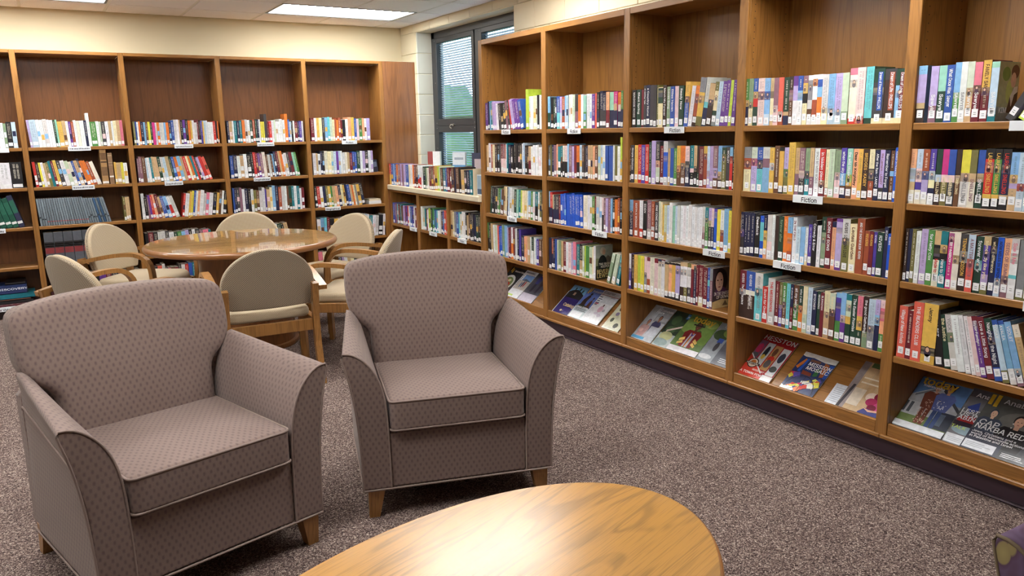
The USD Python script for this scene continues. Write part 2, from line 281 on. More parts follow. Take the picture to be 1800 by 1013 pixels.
# the faces of the painted blocks that show, each with its own edges
bm = lambda y0, y1, z0, z1: bev(WX-.002, WX+.012, y0+.0015, y1-.0015, z0+.0015, z1-.0015, .003)
def course(y0, y1, z0, z1, off):
    y = y1+off
    while y > y0:
        a, c = max(y0, y-.4), min(y, y1)
        if c-a > .02: put(S, 'block', bm(a, c, z0, z1), block_paint)
        y -= .4
course(-2.0, BY, WZ1, H, .1)
for k in range(2): course(-2.0, WY0, WZ1-.2*(k+1), WZ1-.2*k, .2*(k % 2)+.1)
for k in range(8): course(WY1, BY, WZ1-.2*(k+1), WZ1-.2*k, 0)
for k in range(8):
    z1 = WZ1-.2*k; put(S, 'block', bev(WX+.004, .505, WY1-.004, WY1+.02, z1-.2+.0025, z1-.0025, .004), jamb_paint)
put(S, 'soffit', bev(WX+.004, .505, WY0, WY1, WZ1-.004, WZ1+.02, .002), block_paint)
put(S, 'block', bev(WX+.004, .505, WY0-.02, WY0+.004, 1.6, WZ1, .002), jamb_paint)
put(S, 'sill', bev(WX-.0, .52, WY0, WY1, WZ0-.03, WZ0+.005, .004), jamb_paint)
# ceiling: 2 ft tiles on a white grid, lamps set into it
C0x, C0y, T = 0.05, 1.77, 0.61
S = struct('ceiling', 'white suspended ceiling of square mineral tiles on a thin grid')
put(S, 'deck', MB().box(X0, WX+.2, Y0, BY+.1, H+.05, H+.15).out(), grid_white)
LAMPS = [(C0x-1.22-2.44*i, C0y-.61-2.44*j) for i in range(3) for j in range(3)]
def is_lamp(x, y): return any(lx-.01 < x < lx+1.21 and ly-.01 < y < ly+.60 for lx, ly in LAMPS)
far_ = MB()
xs = [WX]+[C0x-T*k for k in range(25) if C0x-T*k > X0]+[X0]; ys = [BY]+[C0y-T*k for k in range(30) if C0y-T*k > Y0]+[Y0]
for i in range(len(xs)-1):
    for j in range(len(ys)-1):
        x0, x1, y0, y1 = xs[i+1], xs[i], ys[j+1], ys[j]
        if is_lamp((x0+x1)/2, (y0+y1)/2): continue
        if x0 < -5.2 or y0 < -4.6: far_.box(x0+.009, x1-.009, y0+.009, y1-.009, H-.004, H+.012); continue
        put(S, 'tile', bev(x0+.009, x1-.009, y0+.009, y1-.009, H-.004, H+.012, .004), ceil_tile)
put(S, 'tile_field', far_.out(), ceil_tile).SetCustomDataByKey('kind', 'stuff')
bars_ = MB()
for x in xs[1:-1]:
    for y0, y1 in [(ys[j+1], ys[j]) for j in range(len(ys)-1)]:
        if not any(lx+.02 < x < lx+1.2 and ly-.01 < (y0+y1)/2 < ly+.62 for lx, ly in LAMPS):
            bars_.box(x-.012, x+.012, y0, y1, H-.001, H+.02)
put(S, 'grid_bars', bars_.out(), grid_white).SetCustomDataByKey('kind', 'stuff')
for y in ys[1:-1]: put(S, 'grid_bar', MB().box(X0, WX, y-.012, y+.012, H-.001, H+.02).out(), grid_white)
put(S, 'wall_angle', MB().box(WX-.02, WX, Y0, BY, H-.002, H+.02).box(X0, WX, BY-.02, BY, H-.002, H+.02).out(), grid_white)
lamp_lab = {0: 'ceiling light panel nearest the window corner', 3: None}
for k, (lx, ly) in enumerate(LAMPS):
    
    lab = ('long recessed ceiling light panel near the window corner' if k == 0 else 'recessed ceiling light panel at the top left above the far bookcases' if k == 3
           else f'recessed ceiling light panel outside the view, {ORD[k % 3]} in the {ORD[k // 3]} row from the window wall')
    t = thing('ceiling_light', lab, 'ceiling light', (lx, ly, H), group='recessed ceiling light panels')
    put(t, 'diffuser', MB().box(.03, 1.19, .03, .58, .004, .01).out(), lamp_m)
    fb = MB().box(0.012, 1.208, 0.012, .03, -.004, .03).box(0.012, 1.208, .58, .598, -.004, .03).box(.012, .03, .03, .58, -.004, .03).box(1.19, 1.208, .03, .58, -.004, .03)
    put(t, 'frame', fb.out(), plain('lamp_frame', (70,72,74), .4) if k == 0 else UsdShade.Material.Get(stage, '/World/Looks/lamp_frame'))
# window
wf = struct('window_1', 'dark grey metal framed window with blinds between the panes')
FX = 0.50
put(wf, 'frame', MB().mesh(bev(FX, FX+.09, WY1-.075, WY1, WZ0, WZ1, .004)).mesh(bev(FX, FX+.09, WY0, WY0+.075, WZ0, WZ1, .004)).mesh(bev(FX, FX+.09, WY0, WY1, WZ1-.07, WZ1, .004)).mesh(bev(FX, FX+.09, WY0, WY1, WZ0, WZ0+.08, .004)).out(), frame_grey)
put(wf, 'mullion', bev(FX-.004, FX+.09, .87, .955, WZ0+.08, WZ1-.07, .004), frame_grey)
for (a, c) in ((.955, WY1-.075), (WY0+.075, .87)):
    y0, y1 = a, c; zt, zm = WZ1-.07, 1.50
    sash = MB()
    for (z0, z1) in ((zm, zt), (WZ0+.08, zm)):
        wd = .052
        lo = z0+(.07 if z0 > 1.3 else .045); hi = z1-(.045 if z0 > 1.3 else .06)
        fr = MB().mesh(bev(FX-.012, FX+.05, y0+.004, y0+.004+wd, z0, z1, .004)).mesh(bev(FX-.012, FX+.05, y1-.004-wd, y1-.004, z0, z1, .004)).mesh(bev(FX-.012, FX+.05, y0+wd, y1-wd, z0, lo, .004)).mesh(bev(FX-.012, FX+.05, y0+wd, y1-wd, hi, z1, .004))
        sp = put(wf, 'sash', fr.out(), frame_grey)
        put(sp, 'pane', MB().box(FX+.012, FX+.016, y0+wd, y1-wd, lo, hi).out(), glass)
        sl = MB(); z = lo+.012
        while z < hi-.005:
            q = MB().box(-.010, .010, y0+wd+.006, y1-wd-.006, -.0006, .0006); ca, sa = math.cos(.62), math.sin(.62)
            q.xf([[ca, 0, sa, FX+.036], [0, 1, 0, 0], [-sa, 0, ca, z], [0, 0, 0, 1]]); sl.add(*q.out()); z += .0225
        d = put(sp, 'blind_slat', sl.out(), blind_m); d.SetCustomDataByKey('kind', 'stuff')
        for yc in (y0+wd+.07, y1-wd-.07): put(sp, 'ladder_cord', MB().box(FX+.0355, FX+.0365, yc-.001, yc+.001, lo, hi).out(), blind_m)
        put(sp, 'rivet', trimesh.util.concatenate([trimesh.creation.icosphere(1, .0035).apply_translation((FX-.012, yy, zz)) for yy in (y0+.02, y1-.02) for zz in (z0+.03, (z0+z1)/2, z1-.02)]), metal, True).SetCustomDataByKey('kind', 'stuff')
ha = trimesh.util.concatenate([trimesh.creation.cylinder(radius=.012, height=.012).apply_transform(trimesh.transformations.rotation_matrix(math.pi/2, (0, 1, 0))).apply_translation((FX-.018, 1.40, 1.51)),
     tube([(FX-.024, 1.40, 1.51), (FX-.035, 1.415, 1.515), (FX-.04, 1.43, 1.505), (FX-.04, 1.435, 1.49), (FX-.04, 1.41, 1.478), (FX-.04, 1.385, 1.478)], .005)])
put(wf, 'handle', ha, metal, 40, label='curved silver latch handle on the sash rail')

# ------------------------------------------------------------------ outdoors, seen through the blinds
g = thing('lawn', 'green lawn outside the window', None, kind='structure')
grass_m = plain('grass', (96,124,62), .9, bump=.4, scale=30); leaf_m = plain('tree_leaves', (70,108,48), .8, bump=.6, scale=25); bark_m = plain('tree_bark', (92,76,62), .9)
put(g, 'turf', MB().box(WX+WT+.02, 60, -40, 40, -.6, -.35).out(), grass_m)
rt_ = np.random.default_rng(5)
for k, (tx, ty, th, lab) in enumerate(((5.0, 10.6, 2.4, 'leafy green tree seen through the upper blind'), (8.6, 13.5, 2.7, 'taller leafy green tree farther out beyond the window blind'), (3.3, 6.9, 1.5, 'low round green bush behind the lower blind'))):
    t = thing('tree' if th > 1.6 else 'bush', lab, 'tree' if th > 1.6 else 'bush', (tx, ty, -.35))
    cl = []
    for q in range(26):
        d = rt_.normal(size=3); d /= np.linalg.norm(d); r = th*.36
        s_ = trimesh.creation.icosphere(2, th*.17); vv = np.array(s_.vertices); vv *= 1+.35*(meshkit.noise(vv*6+q)-.5)[:, None]; s_.vertices = vv
        cl.append(s_.apply_translation((d*[r, r, r*.8])+[0, 0, th*.72]))
    put(t, 'crown', trimesh.util.concatenate(cl), leaf_m, True)
    put(t, 'trunk', tube([(0, 0, 0), (.03, 0, th*.3), (0, .03, th*.6)], .05*th/2), bark_m, True)

# ------------------------------------------------------------------ bookcases
WR, PR, YP = 0.8831, 0.0533, [-0.8831*i for i in range(6)]
ZR = [1.4545, 1.1316, 0.8054, 0.4791]; TOP = 2.134; ST = 0.026
DEPTH = WX-.004
rc = thing('bookcase', 'long tall oak bookcase of five bays along the right wall beside the window', 'bookcase', (0, 0, 0))
for i in range(6):
    y1, y0 = YP[i], YP[i]-PR
    put(rc, 'upright', bev(.02, DEPTH, y0, y1, .10, TOP-.03, .001), oak_z)
    put(rc, 'stile', bev(0, .0202, y0, y1, .098, TOP-.0, .0025), oak_z)
for i in range(5):
    y1, y0 = YP[i]-PR, YP[i+1]
    put(rc, 'back_panel', MB().box(DEPTH-.014, DEPTH-.001, y0, y1, .11, TOP-.03).out(), oak_back)
    put(rc, 'top_panel', bev(.02, DEPTH, y0, y1, TOP-.032, TOP-.002, .001), oak_y)
    put(rc, 'top_rail', bev(0, .0202, y0, y1, TOP-.036, TOP, .002), oak_y)
    for z in ZR:
        sh = put(rc, 'shelf', bev(.012, DEPTH-.015, y0+.001, y1-.001, z-ST, z, .001), oak_y)
        put(sh, 'edge_band', bev(.003, .0125, y0+.001, y1-.001, z-ST-.002, z, .002), oak_y)
    a = math.radians(40); ca, sa = math.cos(a), math.sin(a)
    q = MB().box(0, .385, y0+.001, y1-.001, -.012, 0); q.xf([[ca, 0, -sa, .0208], [0, 1, 0, 0], [sa, 0, ca, .1385], [0, 0, 0, 1]])
    put(rc, 'sloped_display_board', q.out(), oak_y)
    put(rc, 'display_lip', bev(.004, .0205, y0+.001, y1-.001, .118, .1725, .003), oak_y)
    put(rc, 'bottom_rail', bev(-.010, .30, y0-PR*.5, y1+PR*.5, .100, .1185, .004), oak_y)
put(rc, 'toe_kick', MB().box(.05, .065, YP[5]-PR, YP[0], .0, .10).out(), toe_m)
put(rc, 'cove_base', trimesh.util.concatenate([bev(.042, .051, YP[5]-PR, YP[0], 0, .085, .003), bev(.026, .05, YP[5]-PR, YP[0], 0, .012, .005)]), base_m)
for i in range(5):     # rows of shelf pin holes, drawn as small dark studs on the uprights
    pins = MB()
    for y, s in ((YP[i]-PR, -1), (YP[i+1], 1)):
        for x in (.05, .27):
            for z in np.arange(1.52, 2.06, .032): pins.mesh(trimesh.creation.cylinder(.0026, .0012, sections=6).apply_transform(trimesh.transformations.rotation_matrix(math.pi/2, (1, 0, 0))).apply_translation((x, y+s*.0001, z)))
    put(rc, 'shelf_pin_hole', pins.out(), toe_m).SetCustomDataByKey('kind', 'stuff')
# left run
XL, WL, PL, YB = -3.1135, 0.765, 0.0406, 1.9208
ZL = [1.3765, 1.059, 0.7419, 0.4213, 0.105]
LDEP = BY-.006
NB = 6
XP = [XL+WL*(i-2) for i in range(NB+1)]     # two more bays run on to the left
lc_ = thing('bookcase', 'long tall oak bookcase of shelves against the back wall on the left', 'bookcase', (XP[0], YB, 0)); o_ = (XP[0], YB, 0)
for i in range(NB+1):
    put(lc_, 'upright', bev(XP[i], XP[i]+PL, YB+.02, LDEP, 0.0, TOP-.03, .001), oak_z, off=o_)
    put(lc_, 'stile', bev(XP[i], XP[i]+PL, YB, YB+.0202, 0.0, TOP, .0025), oak_z, off=o_)
for i in range(NB):
    x0, x1 = XP[i]+PL, XP[i+1]
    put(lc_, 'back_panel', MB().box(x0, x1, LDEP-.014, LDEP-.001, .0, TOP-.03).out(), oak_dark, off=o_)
    put(lc_, 'top_panel', bev(x0, x1, YB+.02, LDEP, TOP-.03, TOP-.002, .001), oak_x, off=o_)
    put(lc_, 'top_rail', bev(x0, x1, YB, YB+.0202, TOP-.026, TOP, .002), oak_x, off=o_)
    for z in ZL:
        sh = put(lc_, 'shelf', bev(x0+.001, x1-.001, YB+.012, LDEP-.015, z-.024, z, .001), oak_x, off=o_)
        put(sh, 'edge_band', bev(x0+.001, x1-.001, YB+.003, YB+.0125, z-.026, z, .002), oak_x, off=o_)
    put(lc_, 'toe_kick', MB().box(x0, x1, YB+.05, YB+.065, 0, ZL[4]-.02).out(), toe_m, off=o_)
XE = XP[NB]+PL
put(lc_, 'filler_panel', bev(XE, WX-.004, YB, YB+.02, 0, TOP, .002), panel_oak, off=o_, label='plain flat oak panel closing the corner')
# low run under the window
lo = thing('low_bookcase', 'low oak bookcase with a beige top under the window', 'bookcase', (0, 0, 0))
LY0, LY1 = 0.004, YB-.004
put(lo, 'countertop', bev(-.026, WX-.004, LY0, LY1, .884, .932, .006), beige_lam, label='beige laminate top')
for (a, c) in ((1.90, LY1), (1.221, 1.278), (.603, .646), (LY0, .03)):
    put(lo, 'upright', bev(.018, DEPTH, a, c, .10, .884, .001), oak_z); put(lo, 'stile', bev(0, .0182, a, c, .10, .884, .0025), oak_z)
for (a, c) in ((1.278, 1.90), (.646, 1.221), (.03, .603)):
    put(lo, 'back_panel', MB().box(DEPTH-.014, DEPTH-.001, a, c, .10, .884).out(), oak_back)
    put(lo, 'top_rail', bev(.002, .0182, a, c, .862, .884, .002), oak_y)
    for z in (.545, .135):
        sh = put(lo, 'shelf', bev(.012, DEPTH-.015, a+.001, c-.001, z-.024, z, .001), oak_y); put(sh, 'edge_band', bev(.003, .0125, a+.001, c-.001, z-.026, z, .002), oak_y)
put(lo, 'toe_kick', MB().box(.05, .065, LY0, LY1, 0, .11).out(), toe_m)
ROWS = {
'4.1': '''-2695,25,226|gr.45 gd.58 nv
-2720,26,226|sg.5 ol.62 cr
-2746,28,225|bl.28 gd.42 rd.6 dg
-2775,42,224|pp.28 mv.46 pp
-2816,33,222|sb.28 bl.46 sb.76 pb
-2850,23,221|tn.28 br.42 cr.8 tn
-2872,28,220|mv.66 pp
-2900,28,220|cl.74 pp.8 ru
-2929,31,219|dg.72 tn.8 nv
-2960,22,221|db.28 mv.5 br
-2982,28,221|pu.2 lc.5 wh
-3010,27,220|bl.3 sb.5 wh
-3037,26,219|mv.15 gd.36 bk.56 cr
-3064,25,219|wh.1 gy.5 lg.68 br.84 wh
-3088,26,220|wh.1 or.2 wh.5 ru.84 wh
-3115,26,220|wh.1 bl.25 sb.45 or.84 wh
-3141,33,218|lg.7 cr
-3174,35,218|sb.76 pb
-3208,35,218|lc.76 pb
-3243,33,218|pg.75 sg
-3277,37,234|pk.12 iv.9 rd
-3314,40,235|pp.92 rd
-3354,37,235|tq.9 dg
-3390,51,224|dg.25 ch.9 cr|Dream of Freedom · PHILLIPS|wh|P:bl
-3441,52,220|ch.2 db.9 cr|Dream of Life · PHILLIPS|wh|P:ru
-3493,42,216|dg.3 sb.9 cr|Dream of Love · PHILLIPS|wh|P:mr''',
'4.2': '''-2707,46,219|gy.25 ru.5 cr
-2753,36,218|pg.25 mg.42 lc
-2789,35,218|bl.28 nv.48 tq
-2824,43,219|lg.25 mv.45 sb
-2867,28,217|gd.35 wh.5 gd
-2896,28,226|br
-2924,27,219|bk.08 gd.85 bk
-2951,28,219|lc.5 gr.62 ol
-2979,38,243|gd
-3018,24,218|tn.55 mv
-3041,32,217|mv.52 pp.6 ch
-3073,25,217|sg.5 dg.64 te
-3099,23,219|tn.6 mv
-3122,30,217|wh|SPACE BETWEEN WORDS|gy
-3151,31,214|rd.75 mr|in hidden places|wh
-3182,19,213|cr.8 ru
-3201,30,215|pg
-3232,30,209|sg.55 pp
-3261,29,220|vi.5 sb.75 br.84 nv|when the sky begins|wh
-3291,29,218|mi.55 li.65 gd.75 br|the wild blossoming|wh
-3320,27,217|pe|Dear Mr Knightley|bk
-3347,22,216|gd
-3369,30,215|db|BRIDGES · KASEY|gd
-3399,26,216|cr.38 ch.62 ru
-3425,23,213|nv|After the Rain · LANEY|wh
-3447,22,214|lc.74 ch|the Lantern · LANEY|mv
-3470,25,213|nv|Remember to Forget|wh
-3495,19,212|br.4 sb.5 br
-3514,16,224|cb|KISSED IN PARADISE|wh''',
'4.3': '''-2694,32,220|nv.45 vi.55 ch
-2727,19,220|nv
-2746,23,219|nv
-2769,25,220|nv
-2794,33,217|bk|Deadlock|wh
-2828,25,210|cb.15 tq.6 cb
-2852,22,215|nv.35 gd.8 pe
-2875,30,219|lg.6 pp.8 wh
-2905,16,220|wh
-2921,22,216|db
-2942,29,217|dg|forever after|sg
-2971,25,220|or|after all|pe
-2996,28,217|sb.35 or.75 ru
-3025,23,219|wh|IN THE FIELD|mr
-3047,24,177|pb
-3072,26,179|sb
-3097,16,178|wh.7 cr
-3114,22,194|vi
-3135,27,215|bk|Comedy & Error|wh
-3162,22,193|wh
-3184,25,235|dg.3 sg.85 dg
-3209,30,233|mr|BORN of SONS|wh
-3239,21,219|nv.12 pe
-3260,32,234|pu.06 lc.9 pu
-3293,39,236|lg.42 ol|RIVERS  LONGING LOVE|bk
-3331,35,217|cr|Leotas Garden|br
-3366,37,244|ru|AND THE SHOFAR BLEW  RIVERS|wh
-3403,24,194|ru|RIVERS|gd
-3427,22,193|mr|RIVERS|gd
-3448,16,193|vi|RIVERS|wh
-3464,30,193|dg|RIVERS|wh
-3494,19,219|nv|RIVERS|wh
-3513,16,192|cb|RIVERS|wh''',
'4.4': '''-2712,43,247|mr.4 wh.5 db|RIVERS  The Masterpiece|wh
-2755,58,248|bl.4 iv.5 db|RIVERS  The Warrior|wh
-2813,50,247|lg.4 tq|RIVERS  BRIDGE TO HAVEN|gy
-2863,34,185|rd|Sushi for One|wh
-2897,44,233|lg|THE MESSENGER|rd
-2941,24,224|mr
-2965,21,223|ol.55 vi
-2986,25,224|gr.5 br|as wide as|wh
-3011,22,223|tq
-3034,17,222|nv.5 mr|to show for
-3051,31,223|br.5 gr|all my belongings|wh
-3082,24,224|dg.52 or|who I am|wh
-3106,26,225|cr.6 pg
-3133,26,224|pb
-3158,25,212|nv|BYGONES|wh
-3184,19,213|dg|BEGINNING|wh
-3203,20,211|mr|BLESSINGS|wh
-3223,30,223|cr.5 tn
-3253,31,218|pg.42 br|Sawyer|cr
-3284,28,225|sb.1 vi.58 gr
-3312,26,230|sb.45 pp.6 pu
-3338,27,227|te.12 pg.45 gd.6 dg
-3366,29,229|dg|The Easter Promise|wh
-3394,28,229|pk.4 gd.68 dg
-3423,26,232|db.72 sg|the good Gathering|wh
-3449,33,225|pb.6 gy
-3482,23,228|lc.3 sb.5 nv
-3505,24,229|pp.15 pk.4 pe.65 gr''',
'5.1': '''-3586,36,221|sb.15 lc.65 tn.75 db
-3637,32,216|lc.7 mv|Sawyer|wh|L
-3669,31,216|mi.45 dg|Sawyer|wh|L
-3699,31,216|bl|What Once Was  Sawyer|wh
-3731,25,223|sb.5 sg.6 gr|SAWYER|wh|L
-3756,25,223|wh|SAWYER|gy|L
-3780,26,222|pg.5 tn|SAWYER|wh|L
-3806,29,218|pk.45 mr|Sawyer|wh|L
-3835,30,223|gd.5 mr|FAMILY SANCTUARY|br
-3865,29,215|mi.1 pb.88 te|SAWYER|wh|LF''',
'5.2': '''-3582,28,220|pe.35 pb.6 tn.75 iv
-3610,26,219|pb.35 pp.6 vi.74 iv
-3636,28,219|ru.4 bl.55 lc.82 iv
-3664,26,220|vi.4 pb.55 cr.7 nv.8 wh
-3690,24,220|dg.45 pb.58 db|SNELLING|cr|L
-3714,26,220|mg.45 pp.58 ol|SNELLING|cr|L
-3740,29,219|bl.45 pp.58 ch|SNELLING|cr|L
-3769,20,220|db.45 tn.58 br|SNELLING|cr|L
-3789,35,219|ye.4 tn.55 lg|SNELLING|gy|L
-3823,27,218|ol.4 tn.55 iv|SNELLING|mv|L
-3850,27,219|bl.4 tn.54 dg|SNELLING|wh|L
-3877,32,224|bk.17 rd.75 gd.83 bk|LAURAINE SNELLING|gd
-3909,27,223|bk.17 gr.75 gd.82 bk|LAURAINE SNELLING|gd
-3936,32,223|bk.17 nv.75 tn.82 bk|LAURAINE SNELLING|rd
-3968,29,212|sb.4 gd.5 lc.62 tn
-3997,26,211|pb.55 rd.6 pb
-4023,12,211|pb''',
'5.3': '''-3589,15,222|db
-3604,15,221|nv
-3619,17,221|ol
-3636,21,216|wh
-3657,28,227|lc
-3685,27,226|gr|for Hetty Cox|wh
-3712,28,225|tn.25 bk.52 iv|Made to Last|rd|L
-3739,29,226|te.25 gd.38 bk.52 te|Here to Stay|wh|L
-3769,23,226|iv.12 mg|SWEET MERCY|wh
-3792,26,228|iv.4 tn.55 iv
-3818,29,224|ch.3 gy.5 db|TENNEY MADISON|gd
-3847,28,224|pb.5 cl|A MATTER OF WITS|mv
-3875,29,220|dg.45 tq.58 dg|forever winter|wh
-3904,27,223|tn.15 vi.65 lc.84 ol|somebody like you|cr
-3931,23,222|bk.2 nv|what a difference|cr
-3954,23,225|cb.75 pb|NOW MILES IN SPRING|nv
-3976,27,224|pe.7 mv|SEEDS OF SUMMER|mv
-4003,28,225|lg.18 wh.6 tq.66 wh|Sue & Me|pk
-4031,29,224|gy.9 ol
-4060,16,227|ol''',
'5.4': '''-3592,38,223|cl|Village of New Arrivals|wh
-3630,25,209|mr
-3654,44,251|cl|THE READERS CLUB|wh
-3698,60,253|gd.72 bk.85 gd|Jenny|bk
-3758,42,231|bk|THE LIST|wh|T9
-3800,29,219|dg|the Justice|cr|T11
-3829,28,225|lg.35 sg.5 lg|YOCK|gy|T12
-3857,30,228|wh||gy|T13
-3887,23,233|wh||gy|T14
-3910,18,234|wh||gy|T14
-3928,19,235|pp||mv|T15
-3947,23,241|mr.15 pu|Saylor Family|wh|T15
-3971,28,243|mr|Love a Little Song|wh|T16
-3999,30,243|dg.2 nv.78 bl|Naughty in the Night|wh|T16
-4028,26,243|bl.08 pb.8 ol|TODAY|wh|T17
-4054,25,245|bl.06 sb.75 wh|AVALEA|wh|T18
-4079,27,246|sb.75 pb.84 mv|VIOLET|wh|T18
-4107,26,241|iv.2 tn||ru|T18''',
'3.1': '''-1835,37,216|bk|MAGGIE ROSE|lg
-1872,42,216|dg|Silent Spring|wh
-1914,21,214|mr
-1935,21,236|ch|A Lasting Tale|wh
-1956,33,237|nv|a Country Home|wh
-1989,30,235|ch
-2019,27,234|ch
-2046,16,233|ol
-2061,38,219|cr.02 dg.4 cr
-2100,28,229|db|March My Forever|wh
-2128,30,219|sg|Loves Song|wh
-2158,35,219|bl|Ellies Haven|wh
-2193,30,219|pp
-2223,40,219|dg|Ready Now|wh
-2263,34,237|gd.33 mr.45 bl||wh|T-3
-2297,29,213|wh||gy|T-8
-2326,31,212|or.2 ru.75 db||or|T-8
-2356,42,251|gy.3 gd.8 ol||wh|T-8
-2399,30,250|lg.5 tq.62 nv||wh|T-8
-2429,39,218|tn.45 db||wh|T-8
-2467,31,223|ol.2 cr.65 dg.75 gy||br|T-7
-2499,29,224|pb||bl|T-6
-2527,33,223|pu||mg|T-5
-2560,26,226|pu||mg|T-4
-2586,19,226|li||gr|T-4
-2605,25,226|pu||mg|T-3''',
'3.2': '''-1803,29,221|br.55 tn.68 ch|Simple Secrets|wh
-1832,28,221|ch|Simple Choices|wh
-1861,31,221|gd
-1892,33,225|rd
-1925,34,223|vi
-1958,33,226|rd
-1991,21,240|dg
-2013,37,247|lc
-2050,33,243|ch.45 pe.6 pg.92 db
-2083,31,219|mr
-2114,35,245|lg.25 cb.82 lg
-2149,19,205|tn
-2168,29,207|bl
-2196,26,207|gr
-2223,28,221|gd.5 or.65 br
-2251,37,221|or.5 br
-2289,34,220|pp.45 nv
-2323,30,223|te.55 pp.65 bk
-2353,23,223|tn.55 bk
-2376,17,222|db.65 dg
-2393,33,219|mr
-2426,26,221|gd.25 ru
-2452,20,221|pb.65 lc
-2472,24,220|lc
-2496,33,223|mv.52 lc.75 br
-2529,28,223|sb.62 tn.78 db
-2557,30,214|dg.25 ol
-2588,25,214|ch|MOSLEY|wh
-2612,20,216|sb.3 rd
-2632,13,224|bk''',
'3.3': '''-1822,34,223|sb.35 nv
-1856,58,221|ru|EDITH A WOMAN|wh
-1914,34,225|wh.75 rd
-1948,36,222|bk|EDEN|wh
-1984,38,230|mv.8 lg
-2022,27,225|ru.65 lg.75 ru
-2049,32,222|ch|ONE COME HOME|wh
-2081,19,230|pg
-2099,17,227|cr
-2116,15,214|gd
-2131,22,212|pg.8 gd
-2153,21,213|pb
-2173,25,229|wh
-2198,23,212|mi
-2221,18,213|pb
-2238,24,218|lg
-2262,22,218|wh
-2284,22,218|wh
-2306,21,221|wh
-2327,24,228|wh
-2351,24,219|wh
-2375,19,218|wh
-2394,18,218|wh
-2412,22,222|wh
-2433,20,226|lg.5 pp.6 mv
-2453,24,222|te.3 gr
-2477,22,222|lc.3 cr.45 ch
-2499,18,222|pp.45 nv
-2517,21,220|vi.15 cb
-2538,25,219|ye
-2563,26,218|wh.55 ru
-2589,32,226|sb
-2621,21,219|ye''',
'3.4': '''-1826,21,220|wh.5 vi
-1848,27,216|db
-1874,32,218|gd
-1906,29,219|li
-1935,30,219|ye
-1965,25,219|pp.5 gy
-1991,30,218|mr.1 pp.6 ru
-2021,37,222|iv
-2058,31,220|mr.12 pp
-2089,29,220|nv.12 iv
-2118,29,222|mr.12 wh
-2147,31,209|bk.05 tn.85 bk
-2178,28,212|bk.05 pe.83 bk
-2206,30,213|bk.05 gd.83 bk
-2236,36,214|bk.05 lc.83 bk
-2273,30,227|tn.1 wh.62 db
-2302,27,229|tn.1 wh.62 ol
-2329,31,228|ol.1 wh.6 ch
-2360,21,227|pe.12 mr
-2381,20,228|pe.12 nv
-2401,15,228|mr
-2416,36,231|mr.8 cr
-2452,33,222|mr
-2485,18,225|bl.3 tq.45 bl
-2503,21,224|gy.3 mv||wh|F''',
}
# ------------------------------------------------------------------ books
rng = np.random.default_rng(11)
def segs(spec):
    out, prev = [], 0.0; ws = spec.split()
    for i, w in enumerate(ws):
        if len(ws) > 1 and i < len(ws)-1 and "." not in w: w = f"{w}.{int(round(100*(i+1)/len(ws))):02d}"
        m = re.match(r'([a-z]{2})(\.\d+)?$', w); e = float(m.group(2)) if m.group(2) else 1.0
        out.append((prev, e, m.group(1))); prev = e
    return out
def jit(c, k=.07): c = np.array(lin(PAL[c])); return tuple(np.clip(c*(1+rng.uniform(-k, k))*(1+rng.uniform(-.04, .04, 3)), 0, 1))
def lum(c): return 0.3*PAL[c][0]+0.59*PAL[c][1]+0.11*PAL[c][2]
def spine_print(b, w, h, sg, x):
    """Small printed motifs on a spine at plane x: pictures between colour zones, and lines of unreadable lettering."""
    n = len(sg)
    if n >= 2 and w > .018 and rng.random() < .8:
        a, e, c = sg[min(1, n-1)]
        zc = h*(1-(a if n == 2 else (a+min(e, a+.3))/2)); hh = min(.034, h*.16); base = np.array(lin(PAL[c])); m_ = lambda q, k=.5: tuple(base*(1-k)+np.array(lin(q))*k)
        z = zc-hh/2
        for q in range(3):      # a small printed scene across the spine
            dz = hh*rng.uniform(.22, .42); b.box(x-.0002-.00005*q, x, -w*.97, -w*.03, z, z+dz, m_(((96,92,72), (150,140,120), (120,110,130), (176,160,130))[rng.integers(4)])); z += dz
        if w > .02 and rng.random() < .7:
            cy = -w*rng.uniform(.35, .65); r = w*.17
            for k, (cz, rr, col) in enumerate(((zc-.006, r*1.5, m_((70,60,84), .8)), (zc+.006, r*1.1, m_((70,48,40), .9)), (zc+.005, r*.8, m_((224,184,160), .95)))):
                t = np.linspace(0, 2*np.pi, 11)[:-1]; xx = x-.0005-.0001*k
                b.add(np.vstack([[xx, cy, cz], np.column_stack([np.full(10, xx), np.clip(cy+rr*np.cos(t), -w*.97, -w*.03), cz+rr*1.3*np.sin(t)])]), [[0, 1+(q+1) % 10, 1+q] for q in range(10)], col)
def scribble(b, w, h, c, z0, z1, x, ink=None):
    base = np.array(lin(PAL[c])); dark = lum(c) > 120; k_ = .68 if dark else .5; col = tuple(base*k_+(1-k_)*np.array(lin((70,66,78) if dark else (232,226,210)))); z = z1
    lines = [(-w*.5, w*.34)] if w < .03 else [(-w*.36, w*.24), (-w*.66, w*.24)]
    for yc, hh in lines:
        z = z1
        while z > z0+.006:
            L = rng.uniform(.003, .0065)
            q = hh*rng.uniform(.55, 1)
            b.box(x-.0003, x, yc-q/2, yc+q/2, z-L, z, col); z -= L+rng.uniform(.0008, .0035)
            if rng.random() < .16: z -= .006
def label_box(b, w, h, zb, x):
    lw = min(w*.82, .024); b.box(x-.0005, x, -w/2-lw/2, -w/2+lw/2, zb, zb+.030, lin((238,240,242)))
    for k in range(2): b.box(x-.0007, x-.0004, -w/2-lw*.2, -w/2+lw*.22, zb+.009+.007*k, zb+.011+.007*k, lin((120,122,128)))
